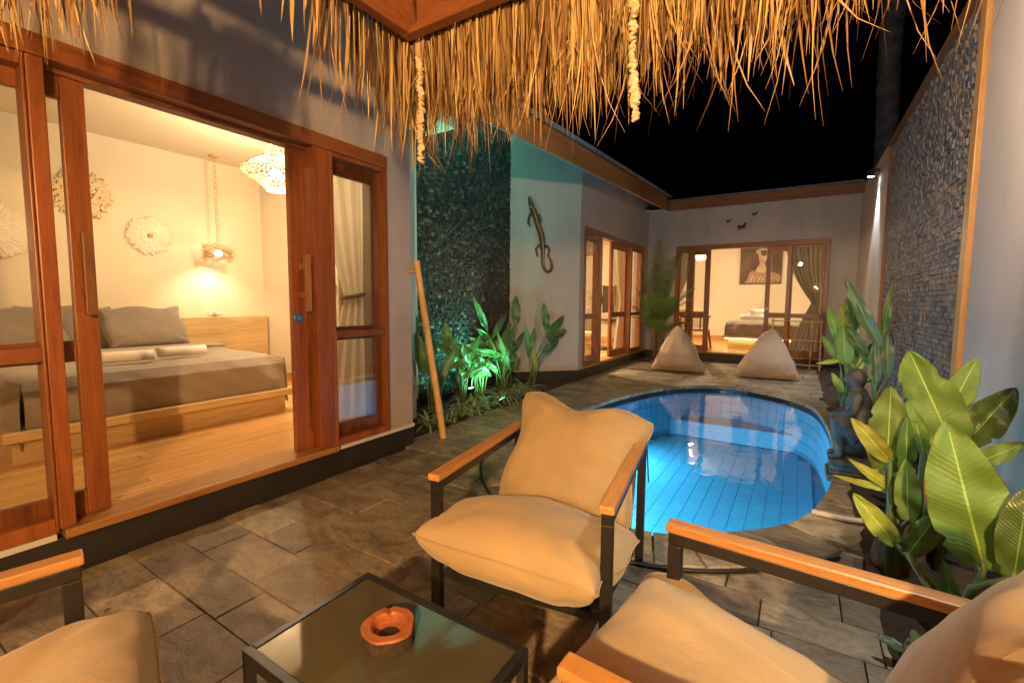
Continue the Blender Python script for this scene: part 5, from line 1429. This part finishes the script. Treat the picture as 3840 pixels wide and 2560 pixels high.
# ================================================================== WING ROOM
tv = thing('television', 'black wall television seen edge on inside the wing', 'television', (-4.0, 10.87, 1.3))
obj('screen', MB().box(-4.02, -3.985, 10.45, 11.2, .98, 1.63), 'screen', tv, bevel=.006)
obj('arm', MB().bar((-4.03, 10.9, 1.3), (-4.3, 11.34, 1.3), .03, .06), 'black_metal', tv)
obj('wall_plate', MB().box(-4.4, -4.2, 11.325, 11.348, 1.2, 1.4), 'black_metal', tv)
sh = thing('wall_shelf', 'thin dark wall shelf below the television', 'shelf', (-4.1, 11.2, .78))
obj('board', MB().box(-4.4, -3.8, 11.1, 11.348, .77, .80), 'black_metal', sh, bevel=.003); obj('bracket', MB().box(-4.12, -4.08, 11.2, 11.347, .70, .769), 'black_metal', sh)
rb = thing('robot_vacuum', 'flat round black disc on the floor inside the wing', 'floor device', (-3.6, 9.5, .2))
obj('body', MB().lathe([(.19, .012), (.20, .02), (.20, .06), (.185, .072), (.002, .074)], 32, (-3.6, 9.5, .2)), 'screen', rb, smooth=False)
obj('bumper', MB().lathe([(.202, .025), (.205, .03), (.205, .05), (.202, .055)], 32, (-3.6, 9.5, .2), cap=False), 'black_metal', rb)
curtain('pale curtain inside the wing beside the right glass panel', 'x', WX-.28, 9.0, 9.5, .22, 2.6, 1.25, 9.45, 'sheer', .16, 7)
def ceil_lamp(nm, lab, c, power):
    t_ = thing(nm, lab, 'lamp', c); obj('cord', MB().tube([Vector(c)+Vector((0, 0, .1)), (c[0], c[1], 2.72)], .004, 6), 'rubber', t_)
    mb = MB()
    for k in range(120):
        a = 2*pi*k/120; r = .16+U(-.012, .012); mb.tube([(c[0]+r*cos(a), c[1]+r*sin(a), c[2]+.10), (c[0]+r*1.02*cos(a), c[1]+r*1.02*sin(a), c[2]-.02), (c[0]+r*1.03*cos(a+U(-.03, .03)), c[1]+r*1.03*sin(a), c[2]-.12+U(-.03, .02))], .0035, 3)
    obj('fringe_shade', mb, 'rattan', t_)
    obj('ring', MB().tube([(c[0]+.16*cos(a*pi/12), c[1]+.16*sin(a*pi/12), c[2]+.1) for a in range(24)], .006, 5, closed=True), 'rattan', t_)
    obj('spoke', MB().bar((c[0]-.16, c[1], c[2]+.1), (c[0]+.16, c[1], c[2]+.1), .01, .006), 'rattan', t_)
    obj('bulb', MB().sphere(Vector(c)+Vector((0, 0, .0)), .04, 12, 8), 'bulb', t_, smooth=True)
    lamp('lamp_light', 'POINT', c, power, ROOM, .05, t_)
ceil_lamp('pendant_lamp', 'fringed pendant lamp hidden inside the wing room', (-4.5, 8.3, 2.2), P_WING)
# ================================================================== REAR ROOM
ceil_lamp('pendant_lamp', 'fringed pendant lamp at the left of the far bedroom', (-2.14, 12.0, 2.42), P_REAR*.6)
ceil_lamp('pendant_lamp', 'fringed pendant lamp at the right of the far bedroom', (.55, 12.2, 2.2), P_REAR*.6)
rb_ = thing('bed', 'grey bed on a glowing LED lit platform in the far bedroom', 'bed', (-.4, 12.3, .2))
obj('base', MB().box(-1.36, .75, 11.48, 13.6, .2, .40), 'pale_x', rb_, bevel=.004)
obj('platform', MB().box(-1.46, .85, 11.36, 13.7, .445, .50), 'pale_x', rb_, bevel=.006)
obj('led_strip', MB().box(-1.40, .79, 11.40, 11.43, .425, .4435), 'led', rb_)
obj('led_strip', MB().box(-1.43, -1.40, 11.44, 13.6, .425, .4435), 'led', rb_)
mb = MB()
def sh2(u, v):
    x = -1.40+2.2*v; prof = [(11.40, .502), (11.38, .6), (11.42, .76), (11.52, .82), (12.4, .83), (13.68, .83)]
    s = u*(len(prof)-1); i = min(int(s), len(prof)-2); f = s-i
    y = prof[i][0]*(1-f)+prof[i+1][0]*f; z = prof[i][1]*(1-f)+prof[i+1][1]*f
    e = min(v, 1-v); k = max(0, 1-e/.05)
    return (x, y+noise.noise(Vector((x*8, z*6, 3)))*.03*(u < .5)+.015*sin(x*22+z*8)*(u < .4), z-.02*k-(.05*k*k if u > .5 else 0))
mb.grid(sh2, 30, 60); obj('sheet', mb, 'sheet', rb_, smooth=True)
mb = MB(); mb.grid(lambda u, v: (-1.40-.03*min(1, v*3)-.015*sin(u*40)*v, 11.44+2.2*u, .80-.33*v), 40, 8); obj('sheet_side', mb, 'sheet', rb_, smooth=True, solid=.004)
obj('mattress', MB().box(-1.36, .76, 11.46, 13.6, .502, .79), 'sheet', rb_, bevel=.04)
towel('lower rolled white towel on the far bed', (-.92, 12.0, .832), radians(5), .5, .075); towel('upper rolled white towel lying across the other on the far bed', (-.82, 12.07, .975), radians(40), .42, .065)
# canvas print: a seated draped figure seen from behind, in sepia
t = NT('sepia_print'); v = t.coord(); MT['sepia_dark'] = t.end(t.bsdf(t.ramp(t.noise(v, 3, 4), [(.3, (.05, .03, .018)), (.7, (.12, .075, .045))]), .7))
MT['sepia_light'] = m_plain('sepia_light', (.42, .31, .21), .7, var=.35, nscale=7); MT['sepia_mid'] = m_plain('sepia_mid', (.26, .18, .115), .7, var=.4, nscale=12)
cv = thing('canvas_print', 'sepia canvas print of a draped seated figure on the far bedroom wall', 'picture', (-1.02, 13.79, 1.72))
CX0, CZ0, CW, CHH = -1.41, 1.74, .98, .95; CY_ = 13.755
obj('canvas', MB().box(CX0, CX0+CW, CY_, 13.798, CZ0, CZ0+CHH), 'sepia_dark', cv, bevel=.004)
def blob(name, pts, mat, lift):
    P_ = spline(pts, 4); mb = MB(); n = len(P_)
    mb.v = [Vector((CX0+p.x*CW, CY_-lift, CZ0+p.y*CHH)) for p in P_]+[Vector((CX0+p.x*CW, CY_-.0005, CZ0+p.y*CHH)) for p in P_]
    mb.f = [tuple(range(n))[::-1]]+[(k, n+k, n+(k+1) % n, (k+1) % n) for k in range(n)]
    obj(name, mb, mat, cv)
blob('drapery', [(.10, .05), (.5, .02), (.93, .05), (.96, .22), (.80, .31), (.6, .33), (.45, .36), (.3, .36), (.2, .26)], 'sepia_mid', .003)
blob('torso', [(.40, .33), (.62, .32), (.67, .42), (.59, .54), (.63, .66), (.71, .78), (.66, .86), (.52, .86), (.44, .80), (.46, .66), (.47, .54), (.41, .44)], 'sepia_light', .005)
blob('raised_arm', [(.46, .80), (.37, .89), (.46, .975), (.62, .965), (.74, .90), (.70, .80), (.66, .84), (.66, .89), (.58, .915), (.48, .91), (.50, .84)], 'sepia_light', .006)
blob('hair', [(.50, .80), (.52, .90), (.58, .925), (.65, .89), (.64, .80), (.57, .77)], 'sepia_dark', .008)
blob('thigh_shape', [(.06, .08), (.12, .30), (.22, .46), (.27, .40), (.22, .24), (.16, .08)], 'sepia_dark', .0046)  # dark thigh of the figure, part of the print
for k in range(6): blob('drapery_fold', [(.25+.09*k, .08), (.30+.09*k, .20), (.38+.08*k, .30+.01*k), (.36+.08*k, .28), (.33+.09*k, .16), (.28+.09*k, .07)], 'sepia_light', .0045)
# curtains of the far room
curtain('grey curtain drawn to the right edge of the far doors', 'y', RY+.24, -.28, .34, .22, 2.36, 1.25, .26, 'drape', .14, 8, False)
curtain('grey curtain at the left edge of the far doors', 'y', RY+.26, -2.5, -2.02, .22, 2.36, 1.2, -2.42, 'drape', .14, 7, False)
# rattan chair
ch = thing('rattan_chair', 'wooden chair with woven rattan back just inside the far doors', 'chair', (-2.0, 11.0, .2))
for x in (-2.26, -1.74):
    obj('leg', MB().bar((x, 11.22, .62), (x*1.0+(.05 if x > -2 else -.05), 11.28, .2), .035, .035), 'door_z', ch); obj('leg', MB().bar((x, 10.84, .62), (x+(.06 if x > -2 else -.06), 10.78, .2), .035, .035), 'door_z', ch)
obj('seat', MB().box(-2.28, -1.72, 10.8, 11.25, .60, .65), 'beanbag', ch, bevel=.015)
mb = MB().tube([(-2.0+.31*cos(pi*k/12), 10.98-.22*sin(pi*k/12), .93) for k in range(13)], .028, 8); obj('top_rail', mb, 'door_x', ch, smooth=True)
for k in (1, 4, 8, 11):
    a = pi*k/12; obj('back_post', MB().tube([(-2.0+.29*cos(a), 10.98-.2*sin(a), .64), (-2.0+.31*cos(a), 10.98-.22*sin(a), .93)], .014, 6), 'door_z', ch)
mb = MB()
for k in range(1, 24):
    a = pi*(.06+.88*k/24); mb.tube([(-2.0+.295*cos(a), 10.98-.207*sin(a), .68), (-2.0+.305*cos(a), 10.98-.215*sin(a), .91)], .004, 4)
for k in range(8):
    z = .69+k*.03; mb.tube([(-2.0+.30*cos(pi*(.06+.88*j/12)), 10.98-.211*sin(pi*(.06+.88*j/12)), z) for j in range(13)], .0035, 4)
obj('woven_back', mb, 'rattan', ch)
# wooden ladder shelf
ls = thing('ladder_shelf', 'wooden ladder shelf leaning inside the left far window', 'shelf', (-2.45, 11.6, .2))
for x in (-2.62, -2.28):
    obj('rail', MB().bar((x, 11.2, .2), (x*.985-.02, 11.6, 1.95), .035, .05), 'arm_z', ls); obj('rail', MB().bar((x, 11.95, .2), (x*.985-.02, 11.6, 1.95), .035, .05), 'arm_z', ls)
for k in range(5):
    f = .1+k*.19; z = .2+1.75*f; y0 = 11.2+.4*f; y1 = 11.95-.35*f; obj('tread', MB().box(-2.61, -2.29, y0, y1, z, z+.02), 'arm_x', ls)
# bamboo rack in front of the far window
bk = thing('bamboo_rack', 'thin bamboo drying rack in front of the right far window', 'rack', (-.04, 10.05, 0))
for x in (-.42, .36): obj('upright', bamboo(MB(), (x, 9.95, 0.0), (x, 10.15, .95), .014, 5), 'bamboo', bk, smooth=True)
for z in (.10, .55, .90): obj('bar', bamboo(MB(), (-.46, 9.95+.2*z/.95, z), (.40, 9.95+.2*z/.95, z), .012, 5), 'bamboo', bk, smooth=True)
obj('side_panel', MB().box(.20, .225, 10.18, 10.2, .0, .93), 'bamboo', bk)
# garden litter under the palm
mb = MB().tube([(-2.75, 9.6, .02), (-2.7, 9.55, .05), (-2.6, 9.5, .03)], [.03, .05, .02], 8)
tag(obj('driftwood', mb, 'bark', smooth=True), 'small dark piece of driftwood at the foot of the areca palm', 'driftwood')

# dry leaves dropped on the deck and the beds
random.seed(88)
for k, (x, y, lab) in enumerate(((-2.28, .60, 'small dry brown leaf on the paving near the left armchair'), (-.10, 2.35, 'dry leaf on the paving at the near pool edge'), (.22, 3.4, 'dry leaf lying beside the white pipe'), (-1.9, 2.1, 'dry leaf on the paving in front of the left villa'))):
    a = U(0, 6.3); d = Vector((cos(a), sin(a), 0)); o = obj('dry_leaf', leafmesh(MB(), Vector((x, y, .012))-d*.018, Vector((x, y, .010))+d*.02, .016, nrm=(0, 0, 1), nu=8, nv=4), 'root', None, smooth=True)
    tag(o, lab, 'leaf', 'dry leaves on the paving')
